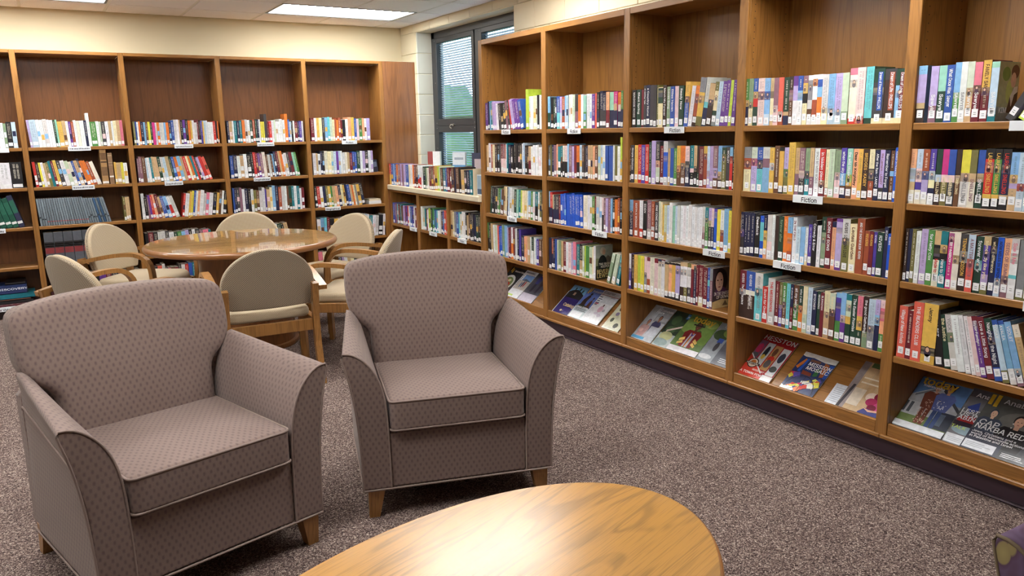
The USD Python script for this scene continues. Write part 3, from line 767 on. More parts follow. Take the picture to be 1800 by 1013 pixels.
def make_book(i, y, w, h, spec, title, tc, flags, zs, where, x=.012, depth=.142):
    sg = segs(spec); lean = 0; m = re.search(r'T(-?\d+)', flags)
    if m: lean = int(m.group(1)); w = w*math.cos(math.radians(lean))
    w = w-.0012; th = math.radians(abs(lean)); dz = w*math.sin(th) if lean < 0 else 0
    t = thing('paperback_book', None, 'book', (x+rng.uniform(0, .004), y-.0006, zs+dz+.0002), rx=-lean)
    b = MB(); cols = {}
    for a, e, c in sg:
        cols[c] = jit(c); b.box(0, .0016, -w, 0, h*(1-e), h*(1-a), cols[c])
    side = cols[sg[-1][2] if len(sg) < 3 else sg[0][2]]
    b.box(.0016, depth, -.0009, 0, 0, h, side).box(.0016, depth, -w, -w+.0009, 0, h, side)
    spine_print(b, w, h, sg, 0)
    put(t, 'cover', b.out(), book_cover, tint=b.col())
    put(t, 'page_block', MB().box(.0016, depth-.002, -w+.001, -.001, .0018, h-.0018).out(), pages_m)
    b = MB(); zb = rng.uniform(.006, .022)
    if rng.random() < .93: label_box(b, w, h, zb, 0); put(t, 'call_number_label', b.out(), print_flat, tint=b.col())
    c = sg[0][2]
    b = MB()
    m = re.search(r'P:(\w\w)', flags)
    if m: q_ = MB().box(-.0006, 0, -w*.86, -w*.42, h*.24, h*.94, lin(PAL[m.group(1)])); put(t, 'title_panel', q_.out(), print_flat, tint=q_.col())
    if title:
        low, avail = 'L' in flags, h*(.40 if 'L' in flags else .66); v, f = text2d(title, 1.0, True)
        L = v[:, 0].max()-v[:, 0].min(); th_ = min(w*(.46 if not m else .28), avail/L*1.5, .0145); sx = min(avail/L, th_*1.05)
        v = v*[sx, th_, .0002]; yc = -w*(.64 if m else .5)
        top = h*(.52 if low else .93) if not low else h*.50
        P = np.column_stack([-.0003-v[:, 2]-(.0006 if m else 0), yc-th_*.5+0*v[:, 1]+(th_-v[:, 1]), top-(v[:, 0]-v[:, 0].min())])
        P[:, 1] = yc+th_*.5-v[:, 1]
        b.add(P, f[:, ::1], lin(PAL[tc or 'wh']))
    elif rng.random() < .85:
        z1 = h*.93; z0 = h*(.30 if len(sg) == 1 else max(.24, 1-sg[0][1]+.04)); scribble(b, w, h, c, z0, z1, 0)
    if title and b.n: put(t, 'spine_lettering', b.out(), print_flat, tint=b.col()); b = MB()
    if len(sg) > 1 and rng.random() < .6 and not m: scribble(b, w, h, sg[-1][2], h*.2, h*(1-sg[-1][0])-.008, 0)
    if b.n: put(t, 'spine_lettering', b.out(), print_flat, tint=b.col())
    return t, w, h, sg
exec_rows = ROWS
BAYW = {1: 'first bay from window', 2: 'second bay from window', 3: 'third bay from window', 4: 'fourth bay from window', 5: 'nearest bay'}
SHW = ['top shelf', 'second shelf', 'third shelf', 'fourth shelf']
made_books = {}
for key, txt in ROWS.items():
    bay, sh = map(int, key.split('.')); L = []
    for ln in txt.strip().split('\n'):
        f = ln.split('|'); f += ['']*(5-len(f)); y, w, h = (int(q)/1000 for q in f[0].split(',')); L.append((y, w, h, f[1], f[2], f[3], f[4]))
    look = []
    for q in L:
        s = segs(q[3]); a, c = s[0][2], s[-1][2]
        if len(s) >= 3 and s[0][1] < .2: a = s[1][2]
        look.append(WORD[a] if a == c else f'{WORD[a]} and {WORD[c]}')
    trip = [(look[i-1].split()[-1] if i else '|', look[i], look[i+1].split()[0] if i+1 < len(L) else '|') for i in range(len(L))]
    for i, q in enumerate(L):
        t, w, h, s = make_book(i, *q, ZR[sh-1], key)
        kind = 'paperback'
        if (i and i+1 < len(L)) and trip.count(trip[i]) == 1: lab = f'{look[i]} paperback between {trip[i][0]} and {trip[i][2]} ones, {SHW[sh-1]}, {BAYW[bay]}'
        else: lab = f'{look[i]} paperback, {ORD[i]} from left on {SHW[sh-1]} of {BAYW[bay]}'
        data(t, lab, 'book', f'paperbacks on the {SHW[sh-1]} of the {BAYW[bay]}'); made_books[(key, i)] = (t, w, h)

def front_art(t, w, h, bg, parts, texts, depth=.142, name='front_cover_art'):
    """Printed picture on the front cover, the book's near side (-y). u runs from the spine, v up; parts are (points, colour)."""
    b = MB(); b.add([(.002, -w-.0002, .001), (depth-.001, -w-.0002, .001), (depth-.001, -w-.0002, h-.001), (.002, -w-.0002, h-.001)], [[0, 1, 2], [0, 2, 3]], lin(bg))
    for k, (poly, c) in enumerate(parts):
        p = np.asarray(poly, float); P = np.column_stack([.002+p[:, 0]*(depth-.003), np.full(len(p), -w-.0003-.0001*k), .001+p[:, 1]*(h-.002)])
        tri = trimesh.creation.triangulate_polygon(__import__('shapely').Polygon(p), engine='earcut'); vv, ff = np.array(tri[0]), np.array(tri[1])
        P = np.column_stack([.002+vv[:, 0]*(depth-.003), np.full(len(vv), -w-.0003-.0001*k), .001+vv[:, 1]*(h-.002)]); b.add(P, ff, lin(c))
    put(t, name, b.out(), magazine_art, tint=b.col())
    for s, u, v, hh, c in texts:
        tv, tf = text2d(s, 1.0, True); W = np.ptp(tv[:, 0]); sx = min(hh/h*1.0, (.97-u)*(depth-.003)/W/h)*h
        P = np.column_stack([.002+u*(depth-.003)+(tv[:, 0]-tv[:, 0].min())*sx, -w-.0025-tv[:, 2]*.0002, .001+v*(h-.002)+tv[:, 1]*hh])
        bb = MB().add(P, tf, lin(c)); put(t, 'cover_lettering', bb.out(), print_flat, tint=bb.col())
def ell(cx, cy, rx, ry, n=20, a0=0, a1=2*math.pi):
    t = np.linspace(a0, a1, n, endpoint=False); return np.column_stack([cx+rx*np.cos(t), cy+ry*np.sin(t)])
skin, hair = (222,180,156), (72,48,38)
# woman's portrait on the last paperback of the fourth shelf, third bay
t, w, h = made_books[('3.4', 24)]
front_art(t, w, h, (70,58,66), [([(.55,.45),(1,.4),(1,1),(.5,1)], (96,82,72)), (ell(.44,.68,.36,.30), (42,30,34)), ([(.05,.35),(.25,.52),(.6,.52),(.95,.36),(.95,.32),(.05,.32)], (92,56,98)), (ell(.36,.66,.21,.24), (228,188,166)),
   (ell(.27,.70,.035,.018,10), (60,44,40)), (ell(.46,.70,.035,.018,10), (60,44,40)), ([(.33,.68),(.39,.58),(.32,.575)], (206,160,138)), (ell(.36,.53,.07,.017,10), (176,92,90)), ([(0,0),(1,0),(1,.18),(.5,.22),(0,.17)], (214,190,136)), ([(.55,.05),(.7,.18),(.85,.05)], (120,96,70))],
   [('IN THE SHADOW', .08, .33, .017, (240,236,232)), ('OF DENALI', .2, .24, .017, (240,236,232))])
# woman in profile on the last paperback of the top shelf, nearest bay
t, w, h = made_books[('5.1', 9)]
front_art(t, w, h, (178,176,130), [([(0,0),(1,0),(1,.2),(0,.25)], (150,158,150)), (ell(.35,.8,.2,.12), (120,150,70)), (ell(.55,.5,.16,.2), (190,200,110)), ([(.5,.15),(.62,.42),(.8,.55),(1,.6),(1,.1)], (64,44,40)), ([(.62,.42),(.8,.58),(.98,.6),(.98,.3),(.7,.25)], (222,214,200)), ([(.72,.25),(.82,.45),(.98,.5),(.98,.2)], (60,42,40)),
   (ell(.78,.84,.2,.12), (96,56,44)), (ell(.72,.70,.13,.13), (224,178,150)), ([(.6,.72),(.56,.67),(.62,.65)], (224,178,150))], [('KIM', .1, .14, .02, (244,242,236))])

# extra upright books with their front cover on show, and the leaning ones beside them
def face_book(name, label, y, w, h, spec, zs, x, **kw):
    t, w2, h2, s = make_book(0, y, w, h, spec, kw.get('title', ''), kw.get('tc', ''), kw.get('flags', ''), zs, '', x, kw.get('depth', .142)); data(t, label, 'book', kw.get('group')); return t, w2, h2
t, w, h = face_book('', 'white spined paperback showing a woman in a bonnet on its cover, second bay', -1.468, .022, .225, 'wh', ZR[3], .012)
front_art(t, w, h, (150,160,120), [([(0,0),(1,0),(1,.42),(0,.40)], (70,84,56)), ([(0,.62),(1,.66),(1,1),(0,1)], (176,186,176)), ([(.55,.48),(.9,.46),(.9,.60),(.72,.70),(.55,.60)], (120,112,104)), (ell(.4,.45,.26,.26), (40,44,46)), (ell(.42,.84,.16,.11), (214,204,186)), (ell(.48,.80,.09,.08), (222,182,156)), ([(0,0),(1,0),(1,.27),(0,.30)], (36,38,36))],
   [('THE SECRET', .18, .42, .014, (240,236,226)), ('KEEPER', .3, .34, .014, (240,236,226)), ('BEVERLY', .06, .17, .026, (226,206,140)), ('LEWIS', .06, .045, .026, (226,206,140))])
for k, (yy, ww, sp, lean, lab) in enumerate(((-1.606, .030, 'pg.3 sg', 'T-17', 'leaning pale-green paperback nearest the bonnet cover'), (-1.652, .034, 'pg.8 iv', 'T-16', 'middle of the three leaning pale-green paperbacks, second bay'), (-1.700, .030, 'tq.3 te', 'T-14', 'leaning teal paperback against the upright, second bay fourth shelf'))):
    face_book('', lab, yy, ww, .205, sp, ZR[3], .012, flags=lean)
for k, (yy, ww, sp, lean, lab) in enumerate(((-3.930, .030, 'gy.2 ol.45 ch', 'T-30', 'dark grey paperback leaning beside the portrait cover, top shelf of nearest bay'), (-3.975, .030, 'lc.3 cr.6 li', 'T-30', 'yellow-green paperback leaning second on the top shelf of nearest bay'), (-4.019, .026, 'tn', 'T-30', 'tan paperback leaning third on the top shelf of nearest bay'), (-4.058, .026, 'pp', 'T-30', 'pale-pink paperback leaning fourth on the top shelf of nearest bay'))):
    face_book('', lab, yy, ww, .215, sp, ZR[0], .012, flags=lean)

# ------------------------------------------------------------------ the farther shelves: far more than 300 more books, one object
stuff = MB()
def stuff_book(frame, w, h, spec, depth=.14, lean=0):
    """frame(x, y, z) -> world: x into the shelf, y along it to the right as negative, z up."""
    b = MB(); sg = segs(spec); cols = [jit(c) for _, _, c in sg]
    for (a, e, c), cc in zip(sg, cols): b.box(0, .0016, -w, 0, h*(1-e), h*(1-a), cc)
    b.box(.0016, depth, -.0012, 0, 0, h, cols[0]).box(.0016, depth, -w, -w+.0012, 0, h, cols[0])
    b.box(.0016, depth-.002, -w+.0012, -.0012, .002, h-.002, lin((214,206,190)))
    if rng.random() < .85: 
        zb = rng.uniform(.004, .02); lw = w*.84; b.box(-.0005, 0, -w/2-lw/2, -w/2+lw/2, zb, zb+.026, lin((236,238,240)))
    if w > .012 and rng.random() < .8: scribble(b, w, h, sg[0][2], h*(.35 if len(sg) == 1 else max(.28, 1-sg[0][1])), h*.93, 0)
    if rng.random() < .35 and w > .016:
        z = h*rng.uniform(.35, .6); b.box(-.0004, 0, -w*.9, -w*.1, z-.02, z+.02, jit(rng.choice(['tn', 'pp', 'nv', 'wh', 'gd', 'br', 'sb'])))
    v = b.out()[0]; ca, sa = math.cos(-lean), math.sin(-lean); q = v.copy()
    q[:, 1] = v[:, 1]*ca-v[:, 2]*sa; q[:, 2] = v[:, 1]*sa+v[:, 2]*ca; q[:, 2] -= q[:, 2].min()
    stuff.add(frame(q), b.out()[1], b.col())
def fill(plane, a, e, z, spec, h=(.20, .225), lean=(0, 0), xin=.012, jitw=.35, depth=.14):
    """A row from a (left end) to e (right end), in metres along the shelf; plane 'R' faces -x, 'L' faces -y."""
    toks = spec.replace('|', ' ').split(); books = []
    for tk in toks:
        m = re.match(r'^((?:[a-z]{2}(?:\.\d+)?_?)+?)(?:x(\d+))?(W?)(\^?)$', tk)
        s = re.sub(r'_', ' ', m.group(1)); 
        for _ in range(int(m.group(2) or 1)): books.append((s, (1.7 if m.group(3) else 1.0)*rng.uniform(1-jitw, 1+jitw), m.group(4)))
    W = sum(q[1] for q in books); total = abs(e-a); pos = 0; base = rng.uniform(*h)
    for k, (s, ww, tall) in enumerate(books):
        w = ww/W*total; f = k/max(1, len(books)-1); ln = math.radians(lean[0]+(lean[1]-lean[0])*f)
        if rng.random() < .35: base = rng.uniform(*h)
        hh = (base+rng.uniform(-.004, .004)) if not tall else h[1]+.045
        off = pos+(0 if ln >= 0 else w); pos += w; dx = rng.uniform(0, .006)
        w2 = w*math.cos(ln)-.001; off0 = pos-w
        if plane == 'R': fr = lambda q, o=off0, dx=dx: np.column_stack([q[:, 0]+xin+dx, a-o+q[:, 1], q[:, 2]+z+.0003])
        else: fr = lambda q, o=off0, dx=dx: np.column_stack([a+o-q[:, 1], YB+xin+dx+q[:, 0], q[:, 2]+z+.0003])
        stuff_book(fr, w2, hh, s, depth, ln)
def bayR(i, f0, f1): y1, y0 = YP[i-1]-PR, YP[i]; return y1-(y1-y0)*f0, y1-(y1-y0)*f1
def bayL(i, f0, f1): x0, x1 = XP[i+1]+PL, XP[i+2]; return x0+(x1-x0)*f0, x0+(x1-x0)*f1
R_, L_ = (lambda i, f0, f1, k, *a, **kw: fill('R', *bayR(i, f0, f1), ZR[k-1], *a, **kw)), (lambda i, f0, f1, k, *a, **kw: fill('L', *bayL(i, f0, f1), ZL[k-1], *a, **kw))
R_(1, .02, .47, 1, 'pu nv sb te lc lc wh ch bk bk mv ch', lean=(0, 8)); R_(1, .48, .70, 1, 'rd lc pu pu bl', lean=(14, 14)); R_(1, .73, .99, 1, 'li^ pg wh cr pg bk wh', h=(.22, .235))
R_(1, .03, .99, 2, 'tn wh ru cr db bk ch mr_pp mv_pp ru_pp wh te nv bk bk bk bk bk bk wh pb bk db tn_mr wh wh wh lg wh wh')
R_(1, .06, .99, 3, 'dg bk bk ch sg gr sb_mv br tn cr nv pb wh lg dg mi te li cr cr wh sb_tn gr wh te_bk wh ol ch', lean=(-6, -1))
R_(1, .02, .62, 4, 'gr.5_bk bk tn wh pg wh cl cb cb sg sb sb lc mr mr wh.5_or mr lg wh nv vi', h=(.235, .25), lean=(2, 0)); R_(1, .63, .99, 4, 'nv pe pe tn wh dg.5_wh wh pb vi br br', h=(.19, .205))
R_(2, .01, .67, 1, 'sb_dg bk dg nv bl_tq lc_pb ru sb_pb pb iv wh pg ch_mv or wh mi_gr wh wh pu cl', h=(.205, .222)); R_(2, .67, .98, 1, 'bk.5_ch nv.5_ch nv.5_ch pe.5_mr mi.5_nv mg.5_nv or.5_nv gr.5_nv', h=(.212, .222))
R_(2, .01, .98, 2, 'ch ol nv mv pe te_dg te_bk iv_bk pp_bk  sb mv lc mr or_bk pb br_ch ch nv tn tn pe br pg pb wh bl blW wh ol wh li_gd^', h=(.205, .222))
R_(2, .01, .50, 3, 'sb_nv rd_nv cr_nv ch_nv ch_nv mr cbx9', lean=(0, 3)); R_(2, .50, .98, 3, 'ivW wh wh gr mr_bk lg wh pp_ch mv lc mv sb bk or ru bk', h=(.212, .222))
R_(2, .01, .66, 4, 'nv ru_nv nv bl pg sg tn mr wh pp lc pk te bk_tn pg li gr pg cr', h=(.212, .222))
R_(5, .585, .99, 2, 'pb sb wh tn mv pg nv gr cr lc wh'); R_(5, .63, .99, 3, 'ol te br mv cr wh nv pe gy'); R_(5, .70, .99, 4, 'tn gy lg cr br wh pb', h=(.215, .225), lean=(18, 18))
# left run, bay 0 is cut by the frame
L_(0, .0, .97, 1, 'tn wh te gr or wh bk cr lg sg wh br te pb wh wh te bl cr pp or wh sg bk pb', h=(.19, .225)); L_(0, 0, .97, 2, 'bk br nv wh lg bk dg gy wh bk', h=(.20, .24))
L_(1, .03, .97, 1, 'lc pbW wh wh lg wh wh dg mi gdW tn wh pu ru wh iv wh wh nv wh^ grW wh pg chW wh tn wh cr tn pk', h=(.20, .225), lean=(3, 0))
L_(1, .03, .69, 2, 'rd db ye wh tn ol te mr gd ch whW pg iv bl tn nv or or ru ivW', h=(.19, .225), lean=(3, 16)); L_(1, .83, .97, 2, 'gd tn ye wh', h=(.17, .19))
L_(1, .88, .95, 3, 'ol tn tn', h=(.20, .205), jitw=.05)
L_(1, .25, .97, 5, 'wh bk mr gr bk pu mr ch mr ol mr wh', h=(.20, .25))
L_(2, .02, .98, 1, 'ol bl wh or nv sb br ye dg mg wh or lg lg sb or nv bl lg wh tn bk pu bk or gd wh lg mr bk vi gd pb wh wh wh rd bk or', h=(.185, .215))
L_(2, .02, .86, 2, 'mv mv br pb wh te tn tn dg lg pb tn dg bl or sb tn rd cr or te rd ch lc rd cl', h=(.20, .225), lean=(0, 17)); 
L_(2, .02, .44, 3, 'wh bk mv pu rd pe mr tn bl sb wh.4_rd lg', h=(.19, .225), lean=(0, 16)); L_(2, .46, .98, 3, 'rd wh gd ye bl wh pe wh lg pk wh bk gd br wh bk', h=(.20, .225), lean=(-9, -8))
L_(2, .02, .80, 4, 'bk mr bk lg lg ch wh dg gr sb lc bk wh ch mv pk te', h=(.18, .21), lean=(0, 6)); L_(2, .02, .7, 5, 'wh rd bk cl lg te pk br mr ch wh rd bl te lg cr br ru', h=(.19, .23)); L_(2, .74, .98, 5, 'wh lc gr lg pu', h=(.2, .23), lean=(12, 12))
L_(3, .02, .98, 1, 'nv tn wh te nv te or lg wh dg ru dg nv wh ye ye ch^ mr rd wh pg wh wh wh wh or^ bl pb bk wh mr nv vi lg', h=(.18, .212))
L_(3, .02, .90, 2, 'bl nv wh tn wh bk bk rd mr pu mv iv br lg br sb nv mr tn or wh lg ch mr mi gr', h=(.20, .235), lean=(0, 9))
L_(3, .02, .93, 3, 'bl nv ch mv wh nv bk wh ol br lg lg vi tn cr sb nv ru lg wh br dg te wh te wh mr', h=(.195, .235)); L_(3, .10, .72, 4, 'te bl sb wh nv dg bk te sb wh dg bk tn', h=(.18, .22), lean=(0, 10)); L_(3, .05, .6, 5, 'pk wh cr mg gr bl nv lc pb', h=(.19, .22), lean=(3, 6))
L_(4, .02, .84, 1, 'mr wh gd cr ch sb tq pg cr ru or ru mr bk wh pe gd bl pp gr pe wh lc', h=(.20, .225)); L_(4, .02, .86, 2, 'lg tn wh nv bk iv cr pg pb pu pb wh lg iv tn mr bl bl dg wh lc bk wh lc', h=(.20, .225))
L_(4, .02, .72, 3, 'bk rd wh nv ol gd gr tn pe nv cr gd nv bl tn or cr gy gd ch', h=(.20, .215), lean=(2, 9)); L_(4, .02, .98, 4, 'wh sb tq mr bk gd wh pe sb wh te br rd sb pb wh te wh lg bk wh', h=(.20, .225), lean=(0, -5)); L_(4, .02, .8, 5, 'pk cr gr mv bl nv lc wh tn cr gr mi lc pk gr pg', h=(.18, .21), lean=(4, 4))
# low run: counter row and three shelves
fill('R', 1.906, .155, .932, 'rd_gd bl sb bl or mv lc mv lc bl cr wh or mr br wh_rd wh_rd wh dg sg iv mr br ru gd li pg br te bl mr mr br nv br bk tn bk nv te', h=(.195, .215), xin=.0, lean=(0, 3))
fill('R', 1.895, 1.29, .545, 'bl vi mv tq mr te br lc mr pu cl pb bl vi wh mr pe', h=(.19, .22)); fill('R', 1.218, .655, .545, 'wh pg te mr wh li dg gr te bl tq wh lg nv bl cl rd', h=(.2, .22)); fill('R', .60, .035, .545, 'tn cr gy bl tq iv wh whW bk tn br bk ch nv dg bk ol', h=(.2, .235))
put('/World', 'packed_books', stuff.out(), book_cover, tint=stuff.col())
data(stage.GetPrimAtPath('/World/packed_books'), 'packed rows of small paperbacks and hardbacks filling the farther left, corner and window shelves', 'books', kind='stuff')

# sets on the left run that read one by one
def volume(name, label, group, x, w, h, z, col, bands=(), lean=0, depth=.17, yin=.012, cat='book', letters=None):
    t = thing(name, label, cat, (x, YB+yin, z+.0003), ry=lean, group=group); w -= .0022; col = tuple(np.clip(np.array(col)*rng.uniform(.82, 1.16), 0, 1))
    b = MB().mesh(bev(0, w, -.0005, .004, 0, h, .0022), col).box(0, .0025, .003, depth, 0, h, col).box(w-.0025, w, .003, depth, 0, h, col)
    for z0, z1, c in bands: b.box(0.002, w-.002, -.0011, 0, h*z0, h*z1, lin(c))
    put(t, 'cover', b.out(), book_cover, tint=b.col()); put(t, 'page_block', MB().box(.0025, w-.0025, .003, depth-.003, .003, h-.003).out(), pages_m)
    return t
x0, x1 = bayL(1, .02, .74); n = 29
for k in range(n):
    ww = (x1-x0)/n; big = k < 20; hh = .222 if big else .212
    bands = ([(.14, .17, (176,70,72))] if big and k > 2 else [(.28, .34, (36,40,46))] if k % 3 == 0 else [(.22, .27, (40,46,54))])+[(.5, .9, (132,142,150))]*0
    col = lin((118,130,140)) if k not in (24, 26) else lin((52,82,116))
    volume('reference_volume', f'slim grey clothbound volume, {ORD[k]} from left in the long leaning set beside the table' if k not in (24, 26) else ('first' if k == 24 else 'second')+' slate-blue volume near the right end of the grey set', 'grey clothbound reference set' if k not in (24, 26) else None,
           x0+k*ww, ww*.99, hh, ZL[2], col, bands, lean=-(3+9*k/n))
x0, x1 = bayL(0, .42, .93)
for k in range(9):
    ww = (x1-x0)/9; grn = k < 8
    volume('bound_volume', f'dark green hardback, {ORD[k]} from left in the leaning green set at left edge' if grn else 'navy hardback ending the leaning green set at the left edge', 'green leaning hardbacks' if grn else None,
           x0+k*ww, ww*.98, .245 if grn else .265, ZL[2], lin((22,84,66)) if grn else lin((44,48,78)), [(.12, .2, (230,232,230)), (.45, .85, (40,104,84))], lean=-14)
x0, x1 = bayL(1, .03, .80)
for k in range(8):
    ww = (x1-x0)/8
    volume('commentary_volume', f'thick grey and red hardback, {ORD[k]} from left behind the chair backs', 'thick commentary volumes', x0+k*ww, ww, .265, ZL[3], lin((84,88,96)), [(.52, .70, (28,26,28)), (.34, .52, (132,52,56)), (.56, .58, (190,180,150)), (.62, .64, (190,180,150))])
xx = bayL(1, .695, .70)[0]
volume('tall_hardback', 'tall tan hardback standing near the right end, second shelf of second left bay', None, xx, .050, .29, ZL[1], lin((176,136,88)), [(.62, .66, (70,50,36)), (.70, .9, (110,80,52)), (.25, .5, (120,90,60)), (.03, .09, (232,232,228))])
volume('tall_hardback', 'brown hardback with ribbed spine right of the tall tan one', None, xx+.056, .037, .26, ZL[1], lin((136,106,78)), [(.9, .93, (176,150,116)), (.68, .70, (176,150,116)), (.6, .62, (176,150,116)), (.22, .27, (228,226,220))])
xx = bayL(1, .03, .1)[0]
volume('tall_hardback', 'dark maroon hardback at the bottom left shelf behind the far left chair', None, xx, .048, .26, ZL[4], lin((66,28,34)), [(.55, .8, (34,32,34)), (.04, .09, (210,208,204))])
volume('tall_hardback', 'coral red hardback beside the dark maroon one on the bottom shelf', None, xx+.05, .062, .268, ZL[4], lin((206,96,78)), [(.3, .9, (216,112,92))])
# flat stack at the bottom of the first bay
x0, x1 = bayL(0, .30, .95); z = ZL[4]
for nm, lab, hh, col, a, e, st in (('flat_book', 'maroon book lying lowest in the flat stack at left edge', .022, (92,40,50), 0, 1, 1), ('flat_book', 'black book lying second from the bottom in the flat stack', .026, (30,30,34), 0, .93, 0), ('flat_book', 'slim brown book lying in the middle of the flat stack', .012, (120,84,74), 0, .9, 0),
   ('flat_book', 'teal book lying flat under the navy one at left edge', .042, (16,112,128), 0, .97, 0), ('flat_book', 'thick navy box lettered in white lying on the teal book', .075, (28,48,96), 0, .86, 2), ('flat_book', 'small black disc case lying on top of the navy box', .018, (34,34,38), .55, .85, 3)):
    t = thing(nm, lab, 'book', (x0+(x1-x0)*a, YB+.02, z+.0003)); W = (x1-x0)*(e-a); b = MB().box(0, W, 0, .2, 0, .003, lin(col)).box(0, W, 0, .2, hh-.003, hh, lin(col)).box(0, W, 0, .003, 0, hh-(.006 if st == 1 else 0), lin(col))
    if hh > .03: b.box(.0, W, -.0005, 0, .002, hh-.006, lin(col))
    put(t, 'cover', b.out(), book_cover, tint=b.col()); put(t, 'page_block', MB().box(.002, W-.002, .0032, .196, .003, hh-.003).out(), card)
    if st == 2:
        v, f = text2d('ABC DISCOVERY', .016, True); v = v*[1.6, 1, 1]; q = MB().add(np.column_stack([.12+v[:, 0], -.0006-v[:, 2]*.0002, .03+v[:, 1]]), f, lin((214,220,232))); put(t, 'spine_lettering', q.out(), print_flat, tint=q.col())
    z += hh+.0006
t = thing('paper_pad', 'stack of cream paper pads lying at the right end, third shelf', 'paper pad', (bayL(4, .78, .97)[0], YB+.03, ZL[2]+.0003)); put(t, 'sheets', bev(0, .13, 0, .18, 0, .030, .001), card); put(t, 'top_pad', bev(.004, .126, .005, .17, .0302, .05, .001), beige_lam)
t = thing('disc_case', 'small dark disc case leaning at the right end, second shelf by the corner', 'case', (bayL(4, .88, .97)[0], YB+.05, ZL[1]+.0003), ry=-6); b = MB().box(0, .05, 0, .004, 0, .12, lin((44,50,66))).box(0, .05, .004, .13, 0, .12, lin((30,32,40))); put(t, 'sleeve', b.out(), gloss_print, tint=b.col()); b = MB().box(.008, .042, -.0006, 0, .05, .10, lin((120,130,150))); put(t, 'printed_front', b.out(), gloss_print, tint=b.col())
t = thing('paper_slip', 'narrow yellow paper slip hanging over the third shelf edge', 'paper slip', (bayL(2, .53, .6)[0], YB-.001, ZL[2]-.012), ry=-25); b = MB().box(0, .045, -.0006, 0, 0, .007, lin((232,206,110))); put(t, 'strip', b.out(), print_flat, tint=b.col())

# books standing on the window counter
def stand_book(label, y, z, x, w, h, th, rz, cov, art):
    t = thing('display_book', label, 'book', (x, y, z+.0004), rz=rz); b = MB().box(0, .003, -w, 0, 0, h, lin(cov)).box(.003, th, -.003, 0, 0, h, lin(cov)).box(th, th+.002, -w, 0, 0, h, lin(cov))
    for (u0, u1, v0, v1, c) in art: b.box(-.0008, 0, -w*u1, -w*u0, h*v0, h*v1, lin(c))
    put(t, 'cover', b.out(), gloss_print, tint=b.col()); put(t, 'page_block', MB().box(.0031, th-.0001, -w+.003, -.003, .002, h-.002).out(), pages_m); return t
stand_book('orange and white book standing on the window sill below the left blind', 1.735, .985, .352, .14, .268, .03, 35, (228,230,232), [(0, .42, 0, 1, (206,120,84)), (0, .42, .55, 1, (190,96,110)), (.05, .38, .1, .4, (238,176,100))])
stand_book('white and blue book standing face out on the window sill', 1.185, .985, .352, .135, .268, .03, 35, (224,230,238), [(0, 1, 0, .42, (46,96,156)), (0, 1, .42, .56, (110,160,205)), (.15, .85, .74, .82, (160,170,186))])
stand_book('dark photo book standing on the sill beside the tall bookcase', .80, .985, .352, .13, .268, .03, 35, (70,72,96), [(.2, .8, .3, .8, (206,190,196)), (.3, .6, .1, .3, (44,46,64))])
t = thing('book_end', 'beige metal book end closing the row on the window counter', 'book end', (0.005, .15, .9322)); b = MB(); put(t, 'plate', bev(0, .16, -.006, 0, 0, .215, .004), beige_lam); put(t, 'foot', bev(0, .16, -.10, -.006, 0, .003, .001), beige_lam)
stand_book('small white book with a blue cover beside the beige book end', .125, .9354, .03, .09, .165, .02, 0, (216,222,226), [(.08, .92, .05, .3, (60,84,112)), (.08, .92, .3, .95, (150,176,196))])
# ------------------------------------------------------------------ shelf signs
def sign(text, label, plane, at, z, w=.165, hh=.036, th=.015, center=0.0):
    """at: centre along the shelf; the card folds over the shelf's front edge."""
    t = thing('shelf_sign', label, 'sign', (0, at, z) if plane == 'R' else (at, YB, z), rz=0 if plane == 'R' else 90, group=None)
    # local: front faces -x, left end is +y
    c = trimesh.util.concatenate([bev(-.0022, -.0008, -w/2, w/2, -.034, -.034+hh, .0004), bev(-.0022, .016, -w/2, w/2, .0004, .0012, .0003)])
    put(t, 'card', c, card)
    if text:
        v, f = text2d(text, 1.0, True); L = np.ptp(v[:, 0]); s = min(th, w*.88/L)
        P = np.column_stack([-.0024-v[:, 2]*.0002, -(v[:, 0]-v[:, 0].min()-L/2)*s-center, -.026+(.015-s)*.4+v[:, 1]*s]); q = MB().add(P, f, lin((52,54,60)))
        put(t, 'lettering', q.out(), print_flat, tint=q.col())
SG = lambda i, k: ZR[k-1]
def yR(i, f): return bayR(i, f, f)[0]
for text, i, f, k, w, lab in (('Fiction', 1, .42, 1, .13, 'white sign lettered in small grey print on the top shelf of the first bay'), ('Fiction', 2, .40, 1, .15, 'white Fiction sign on the top shelf edge of the second bay from window'),
    ('Fiction', 3, .47, 1, .16, 'white Fiction sign on the top shelf edge of the third bay from window'), ('Fiction', 1, .50, 3, .14, 'white Fiction sign on the third shelf of the first bay from window'),
    ('Fiction', 2, .735, 3, .155, 'white Fiction sign on the third shelf of the second bay from window'), ('Fiction', 3, .865, 3, .16, 'white Fiction sign right of the middle on the third bay, third shelf'),
    ('Fiction', 4, .49, 2, .165, 'white Fiction sign in the middle of the fourth bay, second shelf'), ('Fiction', 4, .375, 3, .165, 'white Fiction sign on the third shelf of the fourth bay from window'),
    ('Fiction', 5, .56, 1, .19, 'white Fiction sign cut by the right edge, top shelf of nearest bay'), ('Fiction', 5, .70, 3, .19, 'white Fiction sign cut by the right edge, third shelf of nearest bay')):
    sign(text, lab, 'R', yR(i, f), ZR[k-1], w, th=.020, center=.008 if i > 2 else 0)
for text, at, lab in (('Fiction', 1.37, 'white sign on the low bookcase shelf next to the tall left run'), ('Fiction', .93, 'white sign on the middle bay shelf of the low bookcase'), ('Fiction', .36, 'white sign on the low bookcase shelf next to the tall right run')):
    sign(text, lab, 'R', at, .545, .165, th=.017)
def xL(i, f): return bayL(i, f, f)[0]
